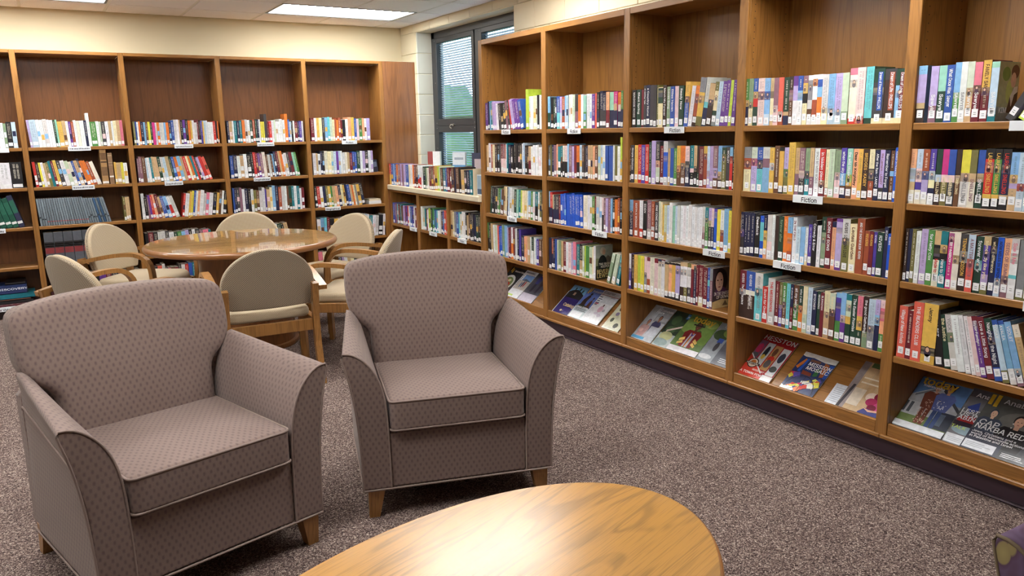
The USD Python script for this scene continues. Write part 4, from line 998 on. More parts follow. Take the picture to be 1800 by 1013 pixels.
for text, i, f, k, w, lab in (('', 1, .50, 1, .165, 'white sign on the top shelf of the second left bay'), ('Agricultural Research', 2, .555, 1, .155, 'white sign on the top shelf of the third left bay'), ('Agricultural Research', 3, .475, 1, .155, 'white sign on the top shelf of the fourth left bay'),
    ('Fiction', 4, .53, 1, .155, 'white sign on the top shelf of the left run nearest the corner'), ('', 1, .49, 2, .165, 'white sign on the second shelf of the second left bay'), ('Inspirational', 2, .40, 2, .15, 'white sign on the second shelf of the third left bay'),
    ('Inspirational', 3, .395, 2, .155, 'white sign on the second shelf of the fourth left bay'), ('Biographical', 4, .245, 3, .155, 'white sign on the third shelf of the left run nearest the corner'),
    ('Series', 0, .72, 1, .23, 'white sign cut by the left edge on the top shelf'), ('Reference Books', 0, .60, 3, .2, 'white Books sign cut by the left edge on the third shelf'), ('Educational Videos', 0, .56, 5, .24, 'white Videos sign cut by the left edge on the bottom shelf')):
    sign(text, lab, 'L', xL(i, f), ZL[k-1], w, th=.017)
    if not text:
        pr = stage.GetPrimAtPath(list(k2 for k2 in ['/World/shelf_sign'+(f'_{used[("/World","shelf_sign")]-1:03d}')])[0]); q = MB(); yy = -w*.44
        while yy < w*.44:
            L = rng.uniform(.004, .012); q.box(-.0026, -.0023, yy, min(yy+L, w*.45), -.022, -.022+rng.uniform(.008, .012), lin((110,116,126))); yy += L+rng.uniform(.001, .005)
        put(pr, 'lettering', q.out(), print_flat, tint=q.col())

# ------------------------------------------------------------------ magazines on the sloped boards
A40 = math.radians(40); SX = np.array([math.cos(A40), 0, math.sin(A40)]); NX = np.array([-math.sin(A40), 0, math.cos(A40)]); P0 = np.array([.0208, 0, .1385])
import shapely
def magazine(label, y, w=.218, h=.278, lift=0.0, s0=.030, art=(), texts=(), bg=(220,222,226), skew=0.0, thick=.004, name='magazine', cat='magazine'):
    """art: (points in 0..1 across and up the cover, colour); texts: (words, u, v, height in metres, colour, slant)."""
    org = P0+SX*s0+NX*(.0008+lift)+np.array([0, y, 0]); t = thing(name, label, cat, org)
    cs, sn = math.cos(skew), math.sin(skew)
    def W(u, v, n):
        a, b = np.asarray(u)*w, np.asarray(v)*h; a, b = a*cs-b*sn, a*sn+b*cs
        return a[..., None]*np.array([0, -1., 0])+b[..., None]*SX+np.asarray(n)[..., None]*NX
    b = MB(); c8 = np.array([(0,0,0),(1,0,0),(1,1,0),(0,1,0),(0,0,1),(1,0,1),(1,1,1),(0,1,1)], float)
    b.add(W(c8[:, 0], c8[:, 1], c8[:, 2]*thick), BF, lin((226,226,222))); put(t, 'pages', b.out(), card)
    b = MB(); q = c8.copy(); b.add(W(q[:, 0]*1.0, q[:, 1], thick+.0001+q[:, 2]*.0004), BF, lin(bg))
    for k, (poly, c) in enumerate(art):
        try: pg = shapely.Polygon(np.clip(np.asarray(poly, float), 0.002, .998)).buffer(0)
        except Exception: continue
        for g_ in getattr(pg, 'geoms', [pg]):
            if g_.is_empty or g_.area < 1e-5: continue
            vv, ff = trimesh.creation.triangulate_polygon(g_, engine='earcut'); vv = np.asarray(vv); b.add(W(vv[:, 0], vv[:, 1], np.full(len(vv), thick+.0006+.00006*k)), ff, lin(c))
    put(t, 'cover', b.out(), magazine_art, tint=b.col())
    for s, u, v, hh, c, *sl in texts:
        tv, tf = text2d(s, 1.0, True); tx = tv[:, 0]-tv[:, 0].min(); L = tx.max(); sx = min(hh*1.15, (.985-u)*w/L); z = thick+.0006+.00006*len(art)+.0002
        bb = MB().add(W(u+tx*sx/w+(tv[:, 1]*hh*(sl[0] if sl else 0))/w, v+tv[:, 1]*hh/h, z+tv[:, 2]*.0002), tf, lin(c)); put(t, 'cover_lettering', bb.out(), print_flat, tint=bb.col())
    return t
def R2(a, b, c, d): return [(a, b), (c, b), (c, d), (a, d)]
def person(cx, by, s, top, head, cap=None, leg=None, wide=1.0):
    """A printed figure: legs, body with arms, neck, face, hair, facing the reader."""
    o = []
    if leg: o += [(R2(cx-.085*s*wide, by, cx-.01*s, by+.42*s), leg), (R2(cx+.01*s, by, cx+.085*s*wide, by+.42*s), leg)]; b0 = by+.38*s
    else: b0 = by
    sh = b0+.40*s
    o.append(([(cx-.13*s*wide, b0), (cx+.13*s*wide, b0), (cx+.19*s*wide, sh-.08*s), (cx+.12*s*wide, sh), (cx-.12*s*wide, sh), (cx-.19*s*wide, sh-.08*s)], top))
    o += [(R2(cx-.035*s, sh-.02*s, cx+.035*s, sh+.05*s), head), (ell(cx, sh+.125*s, .085*s, .095*s), cap or (58,42,36)), (ell(cx, sh+.105*s, .066*s, .085*s), head)]
    o += [(ell(cx-.025*s, sh+.115*s, .009*s, .006*s, 8), (50,40,40)), (ell(cx+.025*s, sh+.115*s, .009*s, .006*s, 8), (50,40,40)), (ell(cx, sh+.065*s, .02*s, .006*s, 8), (170,90,84))]
    return o
def lines(u0, u1, v0, v1, n, c):
    r = random.Random(n+int(u0*97)); return [(R2(u0, v1-(v1-v0)*(k+.6)/n, u0+(u1-u0)*r.uniform(.65, 1), v1-(v1-v0)*(k+.15)/n), c) for k in range(n)]
# first bay
magazine('black food magazine half hidden behind the right armchair, lowest board', -.060, lift=0, bg=(42,44,50), art=[(ell(.45,.42,.40,.30), (214,216,214)), (ell(.45,.42,.30,.22), (120,140,84)), (ell(.35,.46,.12,.08), (200,130,60)), (ell(.55,.38,.12,.07), (190,60,50)), (ell(.5,.52,.1,.05), (230,220,190)), (R2(.1,.82,.16,.97), (232,196,70)), (R2(.2,.78,.26,.93), (232,196,70))], texts=[('Restaurant Week', .36, .84, .017, (230,230,228))])
magazine('white newsletter with a beach photo beside the black food magazine', -.283, w=.170, lift=.005, bg=(226,230,236), art=[(R2(.25,.62,.98,.84), (112,150,206)), (R2(.05,.3,.98,.62), (196,190,184)), (ell(.55,.5,.05,.12), (70,60,90)), (ell(.68,.52,.05,.12), (180,60,60)), (ell(.42,.46,.04,.1), (60,110,160)), (R2(.1,.04,.5,.1), (190,220,120)), ([(.25,.62),(.5,.7),(.98,.63),(.98,.62)], (90,104,120))]+lines(.03,.2,.4,.8,7,(150,154,160)), texts=[('Newsletter', .1, .90, .015, (90,96,108))])
magazine('dark photo magazine leaning at the right end of the first bay board', -.455, w=.2, lift=.0, bg=(84,86,98), art=person(.35,.35,.75,(60,66,130),(206,160,130),leg=(40,40,60))+person(.7,.33,.72,(70,56,60),(200,156,128),leg=(50,46,70))+[(R2(0,0,1,.28), (196,190,208))])
# second bay
magazine('white leaflet peeking out left of the navy Catalog', -.920, w=.10, h=.20, lift=0, bg=(232,234,238), art=lines(.1,.8,.2,.8,8,(180,184,192)), texts=[], name='leaflet', cat='leaflet')
magazine('navy Catalog with a dark building on a blue sky, second bay', -.952, w=.178, h=.262, lift=.006, bg=(52,44,112), art=[(R2(0,.62,1,1), (120,176,220)), ([(0,.55),(0,.74),(.15,.80),(.3,.84),(.5,.86),(.75,.80),(1,.72),(1,.55)], (48,48,52)), (R2(.36,.66,.5,.76), (170,140,120)), (ell(.3,.88,.04,.05), (50,70,60)), (ell(.6,.88,.05,.06), (50,70,60)), (ell(.8,.84,.05,.06), (60,80,70)), (ell(.42,.1,.07,.035), (226,214,180)), (ell(.55,.1,.04,.03), (120,110,150))], texts=[('Catalog', .3, .26, .026, (232,206,150))])
magazine('blue Anabaptist magazine with two dark statues on its cover', -1.128, w=.160, lift=.003, bg=(92,116,186), art=[(R2(0,.0,1,.36), (196,210,214)), ([(0,.36),(.25,.46),(.5,.42),(.8,.44),(1,.36)], (62,72,58)), ([(.2,.42),(.2,.6),(.32,.74),(.42,.78),(.5,.72),(.46,.56),(.52,.42)], (62,48,48)), (ell(.42,.80,.07,.04), (44,36,40)), ([(.64,.38),(.66,.56),(.74,.66),(.84,.56),(.86,.38)], (96,62,52)), (ell(.76,.69,.05,.04), (70,48,44)), (R2(.08,.8,.15,.97), (226,186,60)), (R2(.19,.84,.26,1), (226,186,60)), (R2(.08,.03,.8,.2), (232,236,240))]+lines(.1,.95,.22,.36,4,(60,64,72)), texts=[('Anabaptist', .34, .88, .017, (220,224,236)), ('Peace Voices', .1, .34, .013, (230,234,240))])
magazine('white newspaper page with a pink drawing, right of the blue magazine', -1.284, w=.190, h=.285, lift=.005, bg=(224,227,232), art=[(R2(0,.86,1,.99), (206,208,212)), (R2(0,.845,1,.858), (150,60,70)), (R2(.28,.62,.98,.84), (206,211,218)), (ell(.55,.44,.13,.1), (214,176,196)), (ell(.58,.56,.04,.04), (96,76,76)), (ell(.75,.42,.08,.04), (176,176,190)), (ell(.7,.26,.1,.05), (196,190,206)), (ell(.5,.3,.12,.04), (204,198,214))]+lines(.04,.26,.5,.8,5,(90,94,104))+lines(.04,.3,.12,.44,10,(196,200,206))+[(R2(.04,.555,.24,.58), (196,70,90))], texts=[('Courier', .08, .90, .022, (120,124,132)), ('NEWS', .62, .80, .010, (140,146,156))])
magazine('cream sheet with small ink sketches at the right end, second bay', -1.515, w=.170, h=.262, lift=.0, bg=(222,224,196), art=[(ell(.25,.3,.09,.07), (90,96,84)), (ell(.3,.5,.1,.06), (140,130,160)), (ell(.3,.68,.1,.08), (84,72,60)), (ell(.65,.16,.12,.08), (76,80,72)), (ell(.7,.5,.08,.14), (130,136,130)), (R2(0,.9,1,1), (66,56,120))]+lines(.1,.9,.03,.09,2,(180,182,170)), texts=[])
# third bay
magazine('grey leaflet hidden behind the common place magazine, third bay', -1.770, w=.20, lift=0, bg=(150,156,166), art=[(R2(0,0,1,.12), (214,220,206)), (R2(0,.14,.4,.24), (120,124,110))], texts=[], name='leaflet', cat='leaflet')
magazine('grey magazine of a man and a woman in a purple headscarf, third bay', -1.805, w=.200, lift=.005, bg=(196,202,210), art=[(R2(.45,.55,1,.98), (150,154,160)), (R2(.5,.6,.98,.7), (176,180,184)), (R2(.03,.02,.62,.09), (96,176,222))]+person(.33,.1,.80,(216,178,178),(186,132,104),(88,66,110),wide=1.3)+person(.68,.24,.82,(72,76,112),(150,104,80),wide=1.2)+[(R2(.56,.14,.95,.42), (206,212,222)), (ell(.25,.26,.1,.05), (240,206,200))], texts=[('A Common', .33, .86, .017, (240,242,244)), ('Place', .33, .79, .017, (240,242,244))])
magazine('green leafy magazine half covered between two others, third bay', -2.010, w=.170, lift=.0, bg=(48,64,52), art=[(ell(.3,.75,.2,.14), (70,96,66)), (ell(.6,.6,.25,.14), (60,84,58)), (ell(.35,.48,.22,.1), (84,110,76)), (R2(.62,.84,.98,.98), (52,120,190)), (R2(0,.0,1,.36), (186,196,196)), (ell(.35,.3,.3,.12), (196,200,150)), (ell(.3,.12,.34,.1), (150,170,170)), ([(.2,.40),(.95,.66),(1,.72),(.9,.7),(.2,.46)], (222,208,200))], texts=[('HA', .68, .87, .016, (232,236,242))])
magazine('Today magazine of a graduate in red and gold robes, third bay', -2.145, w=.240, lift=.006, bg=(96,124,70), art=[(ell(.2,.7,.25,.2), (126,158,84)), (ell(.85,.6,.28,.3), (116,148,76)), (ell(.8,.85,.2,.1), (150,176,100)), (ell(.6,.45,.1,.2), (70,92,56))]+person(.46,.16,1.12,(132,42,46),(104,68,54),(40,34,36),wide=1.35)+[(R2(.28,.74,.64,.775), (44,40,44)), ([(.30,.42),(.16,.34),(.18,.28),(.33,.34)], (232,196,110)), ([(.30,.32),(.16,.24),(.18,.19),(.33,.25)], (232,196,110)), ([(.62,.42),(.76,.34),(.74,.28),(.6,.34)], (232,196,110)), ([(.62,.32),(.76,.24),(.74,.19),(.6,.25)], (232,196,110)), (R2(.38,.16,.54,.54), (176,176,190)), (R2(.43,.16,.455,.54), (150,30,40)), (R2(.455,.16,.475,.54), (230,180,60)), ([(.38,.56),(.46,.5),(.54,.56),(.46,.44)], (70,50,140)), (R2(0,.0,1,.14), (222,220,226))], texts=[('today', .16, .83, .040, (228,192,66))])
magazine('grey travel magazine with a blue sign, right of the graduate cover', -2.385, w=.19, lift=.002, bg=(150,158,166), art=[(ell(.3,.7,.3,.14), (62,82,54)), (ell(.6,.78,.3,.12), (120,140,70)), (R2(.3,.5,.5,.62), (64,90,170)), (ell(.4,.4,.08,.12), (70,72,80)), (ell(.25,.12,.25,.06), (206,210,214))], texts=[('OUT', .2, .88, .03, (206,210,214))])
magazine('dark grey leaflet at the right end of the third bay board', -2.500, w=.135, lift=.005, bg=(92,96,106), art=[(ell(.7,.3,.2,.12), (206,160,150)), (ell(.6,.55,.25,.1), (70,74,80))]+lines(.3,.95,.06,.18,3,(200,204,210)), texts=[])
# fourth bay
magazine('red HESSTON town guide with four photo strips', -2.690, w=.222, lift=.003, skew=-.02, bg=(176,36,44), art=[(R2(.03,.42,.24,.86), (126,84,110)), (ell(.13,.66,.08,.12), (190,50,90)), (ell(.13,.5,.09,.06), (90,90,96)), (R2(.27,.30,.48,.84), (206,214,220)), (ell(.37,.6,.06,.16), (40,44,56)), (ell(.37,.5,.05,.06), (220,196,80)), (R2(.51,.22,.72,.82), (196,150,96)), (ell(.61,.5,.09,.07), (200,50,40)), (ell(.61,.38,.08,.1), (96,92,96)), (ell(.6,.66,.06,.1), (110,70,50)), (R2(.75,.14,.97,.80), (214,216,222)), (ell(.86,.58,.08,.12), (60,66,84)), (ell(.85,.3,.1,.07), (70,76,76)), ([(0,.0),(0,.52),(.62,.13),(.75,0)], (206,60,44)), ([(.02,.54),(.64,.15),(.62,.13),(0,.52)], (238,236,236)), (ell(.25,.31,.15,.115), (40,36,34)), (ell(.25,.31,.125,.095), (236,226,206)), (ell(.25,.32,.075,.06), (206,120,50)), (R2(.05,.27,.46,.32), (44,40,38)), (R2(.7,.0,1,.13), (236,234,236))],
   texts=[('HESSTON', .05, .89, .028, (236,236,238), .1), ('HESSTON', .08, .275, .010, (240,236,226)), ('RESIDENT GUIDE', .36, .155, .010, (244,236,232)), ('A TOWN FOR ALL', .06, .06, .014, (244,240,238))])
mos = [(R2(0,.46,1,.9), (44,60,110)), ([(0,.9),(0,1),(1,1),(1,.88),(.7,.86),(.35,.90),(.1,.88)], (224,222,216)), ([(.02,.6),(.15,.84),(.24,.82),(.1,.56)], (206,122,48)), ([(.8,.5),(.72,.86),(.86,.84),(.96,.54)], (170,96,50)), ([(.62,.48),(.6,.66),(.7,.7),(.74,.5)], (60,120,70)), ([(.3,.46),(.28,.56),(.56,.54),(.58,.46)], (140,70,50)), (R2(.3,.8,.6,.86), (120,80,60)), ([(.14,.5),(.2,.84),(.26,.84),(.22,.5)], (40,90,190)), ([(.9,.5),(.88,.84),(1,.84),(1,.5)], (40,90,190))]
mcol = [(240,238,230), (232,222,80), (206,60,50), (90,80,170), (240,238,230), (228,120,60), (230,226,110), (200,56,100), (244,240,236), (60,70,140), (220,210,70), (214,66,50)]
r_ = random.Random(4)
for k in range(30):
    cx, cy = .06+.9*((k*7) % 11)/11, .04+.42*((k*5) % 8)/8; n_ = r_.choice((4, 5)); rr = r_.uniform(.08, .14); a0 = r_.uniform(0, 3)
    mos.append(([(cx+rr*math.cos(a0+q*2*math.pi/n_), cy+rr*.75*math.sin(a0+q*2*math.pi/n_)) for q in range(n_)], mcol[k % 12]))
mos += [(np.vstack([ell(.5, .02, .44, .42, 24, 0, math.pi), ell(.5, .02, .425, .405, 24, 0, math.pi)[::-1]]), (40,40,52)), (R2(.49,.0,.502,.42), (40,40,52)), ([(.2,.0),(.21,.0),(.8,.38),(.79,.39)], (40,40,52))]
magazine('colourful Mission Mosaic booklet with a stained glass cover', -2.975, w=.196, h=.245, lift=.002, s0=.026, skew=-.03, bg=(60,70,110), art=mos, texts=[('MISSION', .32, .70, .020, (244,244,246), .1), ('MOSAIC', .33, .595, .020, (244,244,246), .1)])
magazine('small white typed sheet between the mosaic booklet and the flowers', -3.235, w=.14, h=.125, lift=.0, s0=.024, bg=(224,230,238), art=lines(.08,.9,.15,.85,8,(186,194,208)), texts=[], name='leaflet', cat='leaflet', thick=.001)
magazine('magazine of a pink and white bouquet before wooden boards', -3.300, w=.225, h=.278, lift=.003, bg=(196,168,132), art=[(R2(0,0,.16,1), (150,140,140)), ([(0,0),(.08,.5),(.14,.5),(.07,0)], (60,58,66)), (R2(.20,.3,.36,.95), (206,176,136)), (R2(.40,.3,.56,.95), (190,158,118)), (R2(.60,.3,.76,.95), (206,176,136)), (R2(.80,.3,.96,.95), (186,156,118)), (R2(.2,.90,1,1), (84,110,70)), (R2(.2,.66,.9,.69), (228,216,196)), (R2(.2,.56,.9,.59), (228,216,196)), (R2(.16,.1,.42,.45), (216,204,186)), (ell(.6,.34,.13,.09), (226,206,190)), (ell(.76,.38,.12,.09), (130,24,58)), (ell(.66,.25,.13,.08), (166,40,90)), (ell(.86,.30,.1,.08), (230,216,210)), (ell(.86,.19,.14,.09), (206,80,140)), (ell(.72,.15,.1,.06), (120,30,60)), ([(.5,.02),(.6,.12),(.85,.1),(1,.06),(1,0),(.5,0)], (60,66,130)), ([(.55,.12),(.7,.06),(.95,.10),(.95,.13),(.7,.10)], (222,176,150))], texts=[])
# nearest bay
hs = [(R2(0,.62,1,1), (96,134,186)), (R2(0,.12,1,.30), (110,130,76)), ([(0,.3),(0,.62),(.3,.80),(.55,.88),(1,.52),(1,.3)], (186,190,196)), ([(.1,.66),(.45,.86),(.5,.84),(.1,.62)], (120,124,130)), ([(.52,.90),(1,.56),(1,.50),(.5,.86)], (70,72,78)), (R2(0,.26,.34,.52), (206,210,214)), (R2(.02,.3,.08,.5), (90,96,104)), (R2(.12,.3,.18,.5), (90,96,104)), (R2(.66,.14,1,.46), (56,62,76)), (R2(.72,.2,.84,.42), (96,110,130))]
hs += person(.44,.14,.80,(120,66,52),(222,176,150),(110,70,46),(120,66,52),1.25)+person(.66,.13,.84,(96,110,168),(206,156,128),(52,40,36),(64,84,130),1.2)
r_ = random.Random(9); hs += [(ell(.34+.2*r_.random(), .16+.44*r_.random(), .012, .010, 6), (206,170,150)) for _ in range(46)]+[(ell(.57+.18*r_.random(), .47+.16*r_.random(), .012, .010, 6), (226,230,240)) for _ in range(26)]
hs += [(R2(0,0,1,.115), (224,228,234))]
magazine('Today magazine of a couple standing before a white gabled house', -3.578, w=.226, lift=.004, bg=(140,150,160), art=hs, texts=[('today', .10, .86, .036, (226,186,64)), ('mennonite', .16, .815, .012, (236,238,242))])
magazine('Anabaptist magazine half covered between the house and the portrait covers', -3.800, w=.19, h=.29, lift=.0, bg=(120,120,126), art=[(R2(0,.85,1,1), (90,90,100)), ([(.1,.66),(.3,.78),(.36,.62),(.2,.58)], (60,80,160)), ([(.4,.62),(.6,.76),(.7,.6)], (110,60,130)), (ell(.3,.42,.25,.1), (176,50,50)), (R2(.0,.30,.9,.4), (54,46,60)), (ell(.35,.26,.3,.07), (150,176,190)), (R2(.02,.02,.9,.17), (228,232,238))]+lines(.08,.7,.04,.12,3,(190,196,206)), texts=[('Anabaptist', .14, .86, .020, (232,232,236)), ('LESTON', .04, .565, .018, (236,238,242), .1), ('US IN', .04, .50, .018, (236,238,242), .1), ('ABINGTON', .04, .435, .018, (236,238,242), .1), ('TALK', .02, .27, .015, (200,226,120))])
pt = [(R2(0,.45,1,1), (92,94,92)), (ell(.7,.6,.4,.2), (116,116,112))]+person(.20,.30,.72,(70,80,100),(226,186,160),(62,74,92),wide=1.4)+person(.60,.10,1.05,(40,38,42),(222,176,150),(40,32,32),wide=1.35)
pt += [(R2(.0,.0,.56,.34), (46,50,70)), (R2(.02,.02,.50,.16), (228,232,240)), (R2(.56,.02,.96,.14), (50,54,60)), (R2(.02,.8,.08,.98), (230,188,60)), (R2(.11,.78,.17,.99), (230,188,60))]+lines(.60,.95,.03,.11,3,(226,228,232))+lines(.06,.44,.05,.13,3,(186,190,200))+[(ell(.53,.59,.012,.012,8), (220,220,220)), (ell(.53,.52,.012,.012,8), (220,220,220))]
magazine('large Anabaptist magazine titled NAKBA REDUX with women on its cover', -3.880, w=.25, h=.285, lift=.006, bg=(72,74,80), art=pt, texts=[('Anabaptist', .24, .87, .022, (214,216,220)), ('CAP', .06, .45, .024, (232,234,238), .1), ('NAKBA REDUX', .04, .37, .024, (240,242,244), .1), ('Jews, Christians and a', .04, .30, .010, (230,232,238), .1), ('world of Mennonite actions', .04, .255, .010, (230,232,238), .1), ('in Palestine and Israel', .04, .21, .010, (230,232,238), .1)])
magazine('dark magazine with a red circle at the right edge, lowest board', -4.125, w=.21, lift=.002, bg=(66,70,80), art=person(.35,.2,.85,(86,90,110),(214,170,146),(176,170,170),wide=1.4)+[(ell(.42,.42,.26,.12), (178,52,60)), (R2(0,0,1,.1), (70,130,90))], texts=[])

# ------------------------------------------------------------------ armchairs
def armchair(name, label, loc, rz, fabric, pipe, group=None):
    t = thing(name, label, 'armchair', loc, rz, group)
    prof = np.array([(.372,.118), (.373,.26), (.383,.42), (.402,.55), (.427,.645), (.430,.657), (.430,.659), (.422,.663), (.392,.660), (.358,.640), (.322,.602), (.294,.548), (.276,.47), (.270,.38), (.268,.26), (.268,.118)])
    def smooth_prof(k=3):
        p = prof.copy()
        for _ in range(k):
            q = [p[0]]
            for a, b in zip(p[:-1], p[1:]): q += [a*.75+b*.25, a*.25+b*.75]
            p = np.array(q+[p[-1]])
        return p
    sp = smooth_prof(); sp = np.vstack([resample(sp, 60, False), [(.30,.118)]])
    def arm(s):
        rings = []
        for y, e, k in ((-.000, .010, 0), (.002, .004, 0), (.008, 0, 0), (.1, 0, .006), (.25, 0, .014), (.40, 0, .024), (.52, 0, .032), (.585, 0, .036), (.60, .012, .036)):
            c = sp.mean(0); q = sp+(c-sp)/np.maximum(np.linalg.norm(c-sp, axis=1, keepdims=True), 1e-6)*e; z = q[:, 1]+k*np.clip((q[:, 1]-.30)/.36, 0, 1); q = np.column_stack([q[:, 0]-(q[:, 0]-.30)*.42*np.clip(y/.6, 0, 1)*np.clip((q[:, 1]-.30)/.3, 0, 1), q[:, 1]])
            rings.append(np.column_stack([s*q[:, 0], np.full(len(q), y), z]))
        return loft(rings), rings
    for s in (-1, 1):
        m, rings = arm(s); put(t, 'arm', m, fabric, 50, uv='box')
        r0 = rings[2]
        put(t, 'piping', trimesh.util.concatenate([tube(r0[:-1]*[1.004, 1, 1]+[0, -.006, 0], .0042, 6), tube(np.array([[r[22, 0]*1.006, r[22, 1], r[22, 2]+.002] for r in rings[2:]]), .0042, 6)]), pipe, True)
    # seat box, front rail and its seams
    put(t, 'seat_base', trimesh.util.concatenate([bev(-.271, .271, .006, .62, .118, .345, .008), bev(-.29, .29, .60, .70, .118, .42, .01)]), fabric, 40, uv='box')
    put(t, 'bottom_piping', trimesh.util.concatenate([tube([(-.372, .0, .118), (.372, .0, .118)], .0042, 6), tube([(.372, 0, .118), (.372, .66, .118)], .0042, 6), tube([(-.372, 0, .118), (-.372, .66, .118)], .0042, 6)]), pipe, True)
    cu = pillow(rounded([(-.264, -.012), (.264, -.012), (.264, .60), (-.264, .60)], .03), .125, .016, .010)
    cu = remap(cu, lambda v: np.column_stack([v[:, 0], v[:, 1]-.010*np.sin(np.clip((v[:, 2])/.125, 0, 1)*np.pi)*(v[:, 1] < .02), .347+v[:, 2]-.012*np.clip((v[:, 1]-.1)/.5, 0, 1)]))
    put(t, 'seat_cushion', cu, fabric, 50, uv='box')
    oc = rounded([(-.264, -.012), (.264, -.012), (.264, .60), (-.264, .60)], .03)
    for zz, nm in ((.4655, 'cushion_piping'), (.3535, 'cushion_piping')):
        put(t, nm, tube(np.column_stack([oc[:, 0]*1.0, oc[:, 1]-.001, zz-.012*np.clip((oc[:, 1]-.1)/.5, 0, 1)]), .0045, 6, True), pipe, True)
    bo = [(-.268, .30), (-.272, .60), (-.335, .645), (-.364, .70), (-.370, .80), (-.364, .888), (-.22, .915), (0, .926), (.22, .915), (.364, .888), (.370, .80), (.364, .70), (.335, .645), (.272, .60), (.268, .30)]
    bo = rounded(bo, [.02, .05, .04, .05, .05, .045, .3, .4, .3, .045, .05, .05, .04, .05, .02], 7)
    ba = pillow(bo, .155, .045, .012, n=140)
    ba = remap(ba, lambda v: np.column_stack([v[:, 0], .535+(v[:, 1]-.46)*.20+v[:, 2]*(1-.25*np.clip((v[:, 1]-.5)/.4, 0, 1))-.02*np.sin(np.clip((v[:, 1]-.4)/.5, 0, 1)*np.pi)*(v[:, 2] < .05), v[:, 1]]))
    put(t, 'backrest', ba, fabric, 50, uv='box')
    put(t, 'back_panel', bev(-.365, .365, .60, .70, .118, .62, .02), fabric, 40, uv='box')
    for s in (-1, 1):
        for y, d in ((.035, 0), (.66, .03)):
            q = np.array([(-.032, -.03), (.032, -.03), (.032, .03), (-.032, .03)]); r = [np.column_stack([s*.325+q[:, 0]*k+s*e, y+d*(1-z/.118)+q[:, 1]*k, np.full(4, z)]) for z, k, e in ((.0, .62, .012), (.118, 1.0, 0))]
            put(t, 'leg', loft(r), chair_wood)
    return t
armchair('armchair', 'mauve patterned armchair at the left with its back to the round table', (-2.655, -3.0, 0), 14.8, mauve_fabric, piping_m)
armchair('armchair', 'mauve patterned armchair in the centre, right of the other mauve one', (-1.755, -2.945, 0), -16.0, mauve_fabric, piping_m)
armchair('armchair', 'purple floral armchair just showing in the bottom right corner', (-1.51, -5.19, 0), -90, floral, floral_piping)

# ------------------------------------------------------------------ round table and its chairs
TC = (-1.87, 0.05)
def disc_top(rx, ry, z0, z1, r):
    rings = []
    for i in range(9):
        a = -math.pi/2+math.pi*i/8; k = (z1-z0)/2; rings.append(np.column_stack([(rx-r+r*math.cos(a))*np.cos(np.linspace(0, 2*np.pi, 97)[:-1]), (ry-r+r*math.cos(a))*np.sin(np.linspace(0, 2*np.pi, 97)[:-1]), np.full(96, (z0+z1)/2+k*math.sin(a))]))
    return loft(rings)
t = thing('round_table', 'round oak table with a rounded edge among six upholstered chairs', 'table', (TC[0], TC[1], 0))
put(t, 'edge_band', disc_top(.637, .637, .697, .738, .02), table_edge, 50)
put(t, 'tabletop', disc_top(.615, .615, .7365, .7386, .001), table_oak, 50)
put(t, 'drum_base', disc_top(.30, .30, .0, .70, .002), drum_wood, 50)
put(t, 'plinth', disc_top(.33, .33, .0, .03, .004), drum_wood, 50)
def sweep_band(path, x0, x1, th):
    """A flat band swept along a path in (y, z); x0..x1 its width."""
    p = np.asarray(path, float); d = np.gradient(p, axis=0); d /= np.linalg.norm(d, axis=1, keepdims=True); n = np.column_stack([-d[:, 1], d[:, 0]])
    rings = []
    for q, m in zip(p, n):
        a, b = q+m*th/2, q-m*th/2; c = .004
        rings.append([(x0, a[0], a[1])]+[(x0+(0), b[0], b[1])]+[(x1, b[0], b[1])]+[(x1, a[0], a[1])])
    return loft(rings)
def bez(ctrl, n=26):
    p = np.asarray(ctrl, float)
    for _ in range(4):
        q = [p[0]]
        for a, b in zip(p[:-1], p[1:]): q += [a*.75+b*.25, a*.25+b*.75]
        p = np.array(q+[p[-1]])
    return resample(p, n, False)
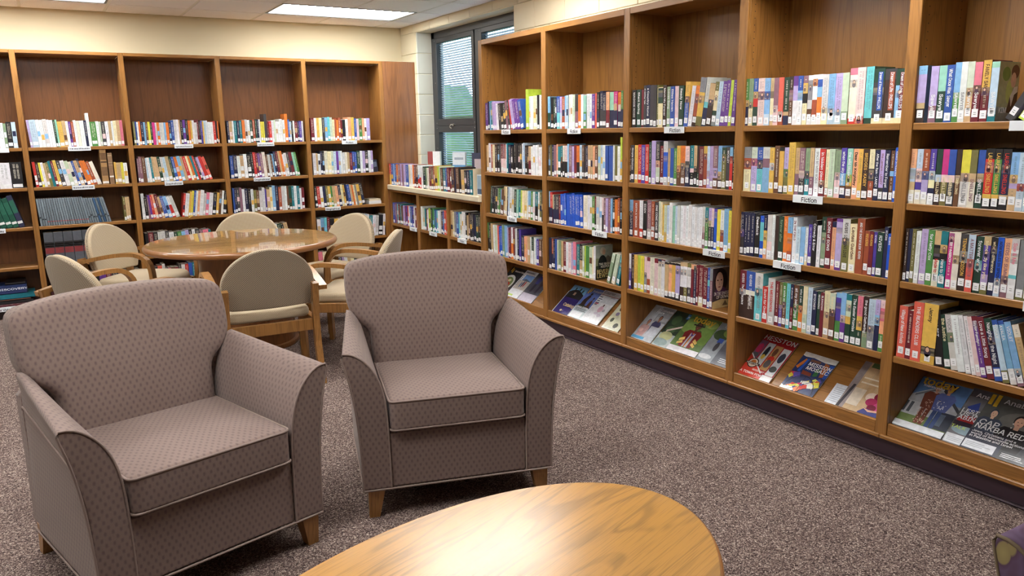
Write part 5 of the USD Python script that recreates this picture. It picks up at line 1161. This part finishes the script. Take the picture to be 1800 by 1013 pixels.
def wood_chair(label, x, y, rz):
    t = thing('dining_chair', label, 'chair', (x, y, 0), rz, 'beige chairs around the round table' if False else None)
    o = [(-.226, .472), (.226, .472), (.256, .55)]+[(.262*math.cos(a), .60+.225*math.sin(a)) for a in np.linspace(0, math.pi, 25)]+[(-.258, .55)]
    o = rounded(o, [.012, .012]+[.03]*(len(o)-2), 4)
    bend = lambda v, c0: np.column_stack([v[:, 0], .195+(v[:, 1]-.452)*.20+c0+v[:, 2]-.75*v[:, 0]**2, v[:, 1]])
    put(t, 'backrest', remap(pillow(o, .034, .016, .006, 80), lambda v: bend(v, 0)), beige_fabric, 50, uv='box')
    put(t, 'backrest_shell', remap(pillow(o, .022, .011, .004, 80), lambda v: bend(v, .030)), hound_fabric, 50, uv='box', label='darker woven back of the chair')
    so = rounded([(-.262, -.255), (.262, -.255), (.232, .20), (-.232, .20)], [.06, .06, .05, .05], 7)
    se = remap(pillow(so, .062, .024, .008, 80), lambda v: np.column_stack([v[:, 0], v[:, 1], .388+v[:, 2]-.03*np.clip((-v[:, 1]-.17)/.09, 0, 1)**2]))
    put(t, 'seat', se, beige_fabric, 50, uv='box')
    for s in (-1, 1):
        put(t, 'rear_leg', sweep_band([(.315, 0), (.262, .25), (.250, .40), (.262, .50), (.280, .605)], s*.232, s*.268, .042), chair_wood)
        path = np.vstack([bez([(.300, .575), (.10, .618), (-.06, .642), (-.20, .642), (-.272, .58), (-.285, .48), (-.280, .38)]), [(-.279, .30), (-.278, .15), (-.276, 0)]])
        put(t, 'arm', sweep_band(path, s*.269, s*.315, .027), chair_wood)
        put(t, 'side_rail', bev(s*.232, s*.268, -.272, .26, .325, .388, .003), chair_wood)
        put(t, 'bolt', trimesh.creation.cylinder(.006, .006, sections=10).apply_transform(trimesh.transformations.rotation_matrix(math.pi/2, (1, 0, 0))).apply_translation((s*.25, .285, .54)), metal, 40)
    put(t, 'rear_rail', bev(-.232, .232, .228, .256, .318, .386, .003), chair_wood); put(t, 'front_rail', bev(-.268, .268, -.262, -.238, .325, .388, .003), chair_wood)
CH = [('beige armchair behind the left side of the round table facing right', 131, 1.22, 10), ('beige armchair at the far left seen from behind its rounded back', 210, 1.27, -6), ('beige chair straight behind the round table, only its rounded back showing', 76, 1.12, 0),
      ('beige chair between the two mauve armchairs with its woven back to us', 264.5, 1.13, 3), ('beige chair at the right end of the round table facing left', 22, 1.03, 0), ('beige chair behind the central mauve armchair, back turned to the right', 315.5, 1.12, 10)]
for lab, an, rr, dr in CH:
    a = math.radians(an); bx, by = TC[0]+rr*math.cos(a), TC[1]+rr*math.sin(a)      # where the top of the back stands
    ux, uy = math.cos(a+math.radians(dr)), math.sin(a+math.radians(dr)); rz = math.degrees(math.atan2(uy, ux))-90
    wood_chair(lab, bx-ux*.27, by-uy*.27, rz)

# ------------------------------------------------------------------ coffee table
t = thing('coffee_table', 'oval honey oak coffee table in the foreground', 'table', (-2.368, -4.159, 0), 18.9)
put(t, 'edge_band', disc_top(.795, .454, .400, .4285, .012), plain('coffee_edge', (168,112,52), .3, coat=.5), 50)
put(t, 'tabletop', disc_top(.784, .443, .4275, .4300, .0015), honey, 50)
put(t, 'apron', disc_top(.52, .26, .34, .401, .004), drum_wood, 50)
for sx in (-1, 1):
    for sy in (-1, 1): put(t, 'leg', bev(sx*.38-.025, sx*.38+.025, sy*.17-.025, sy*.17+.025, 0, .36, .004), chair_wood)
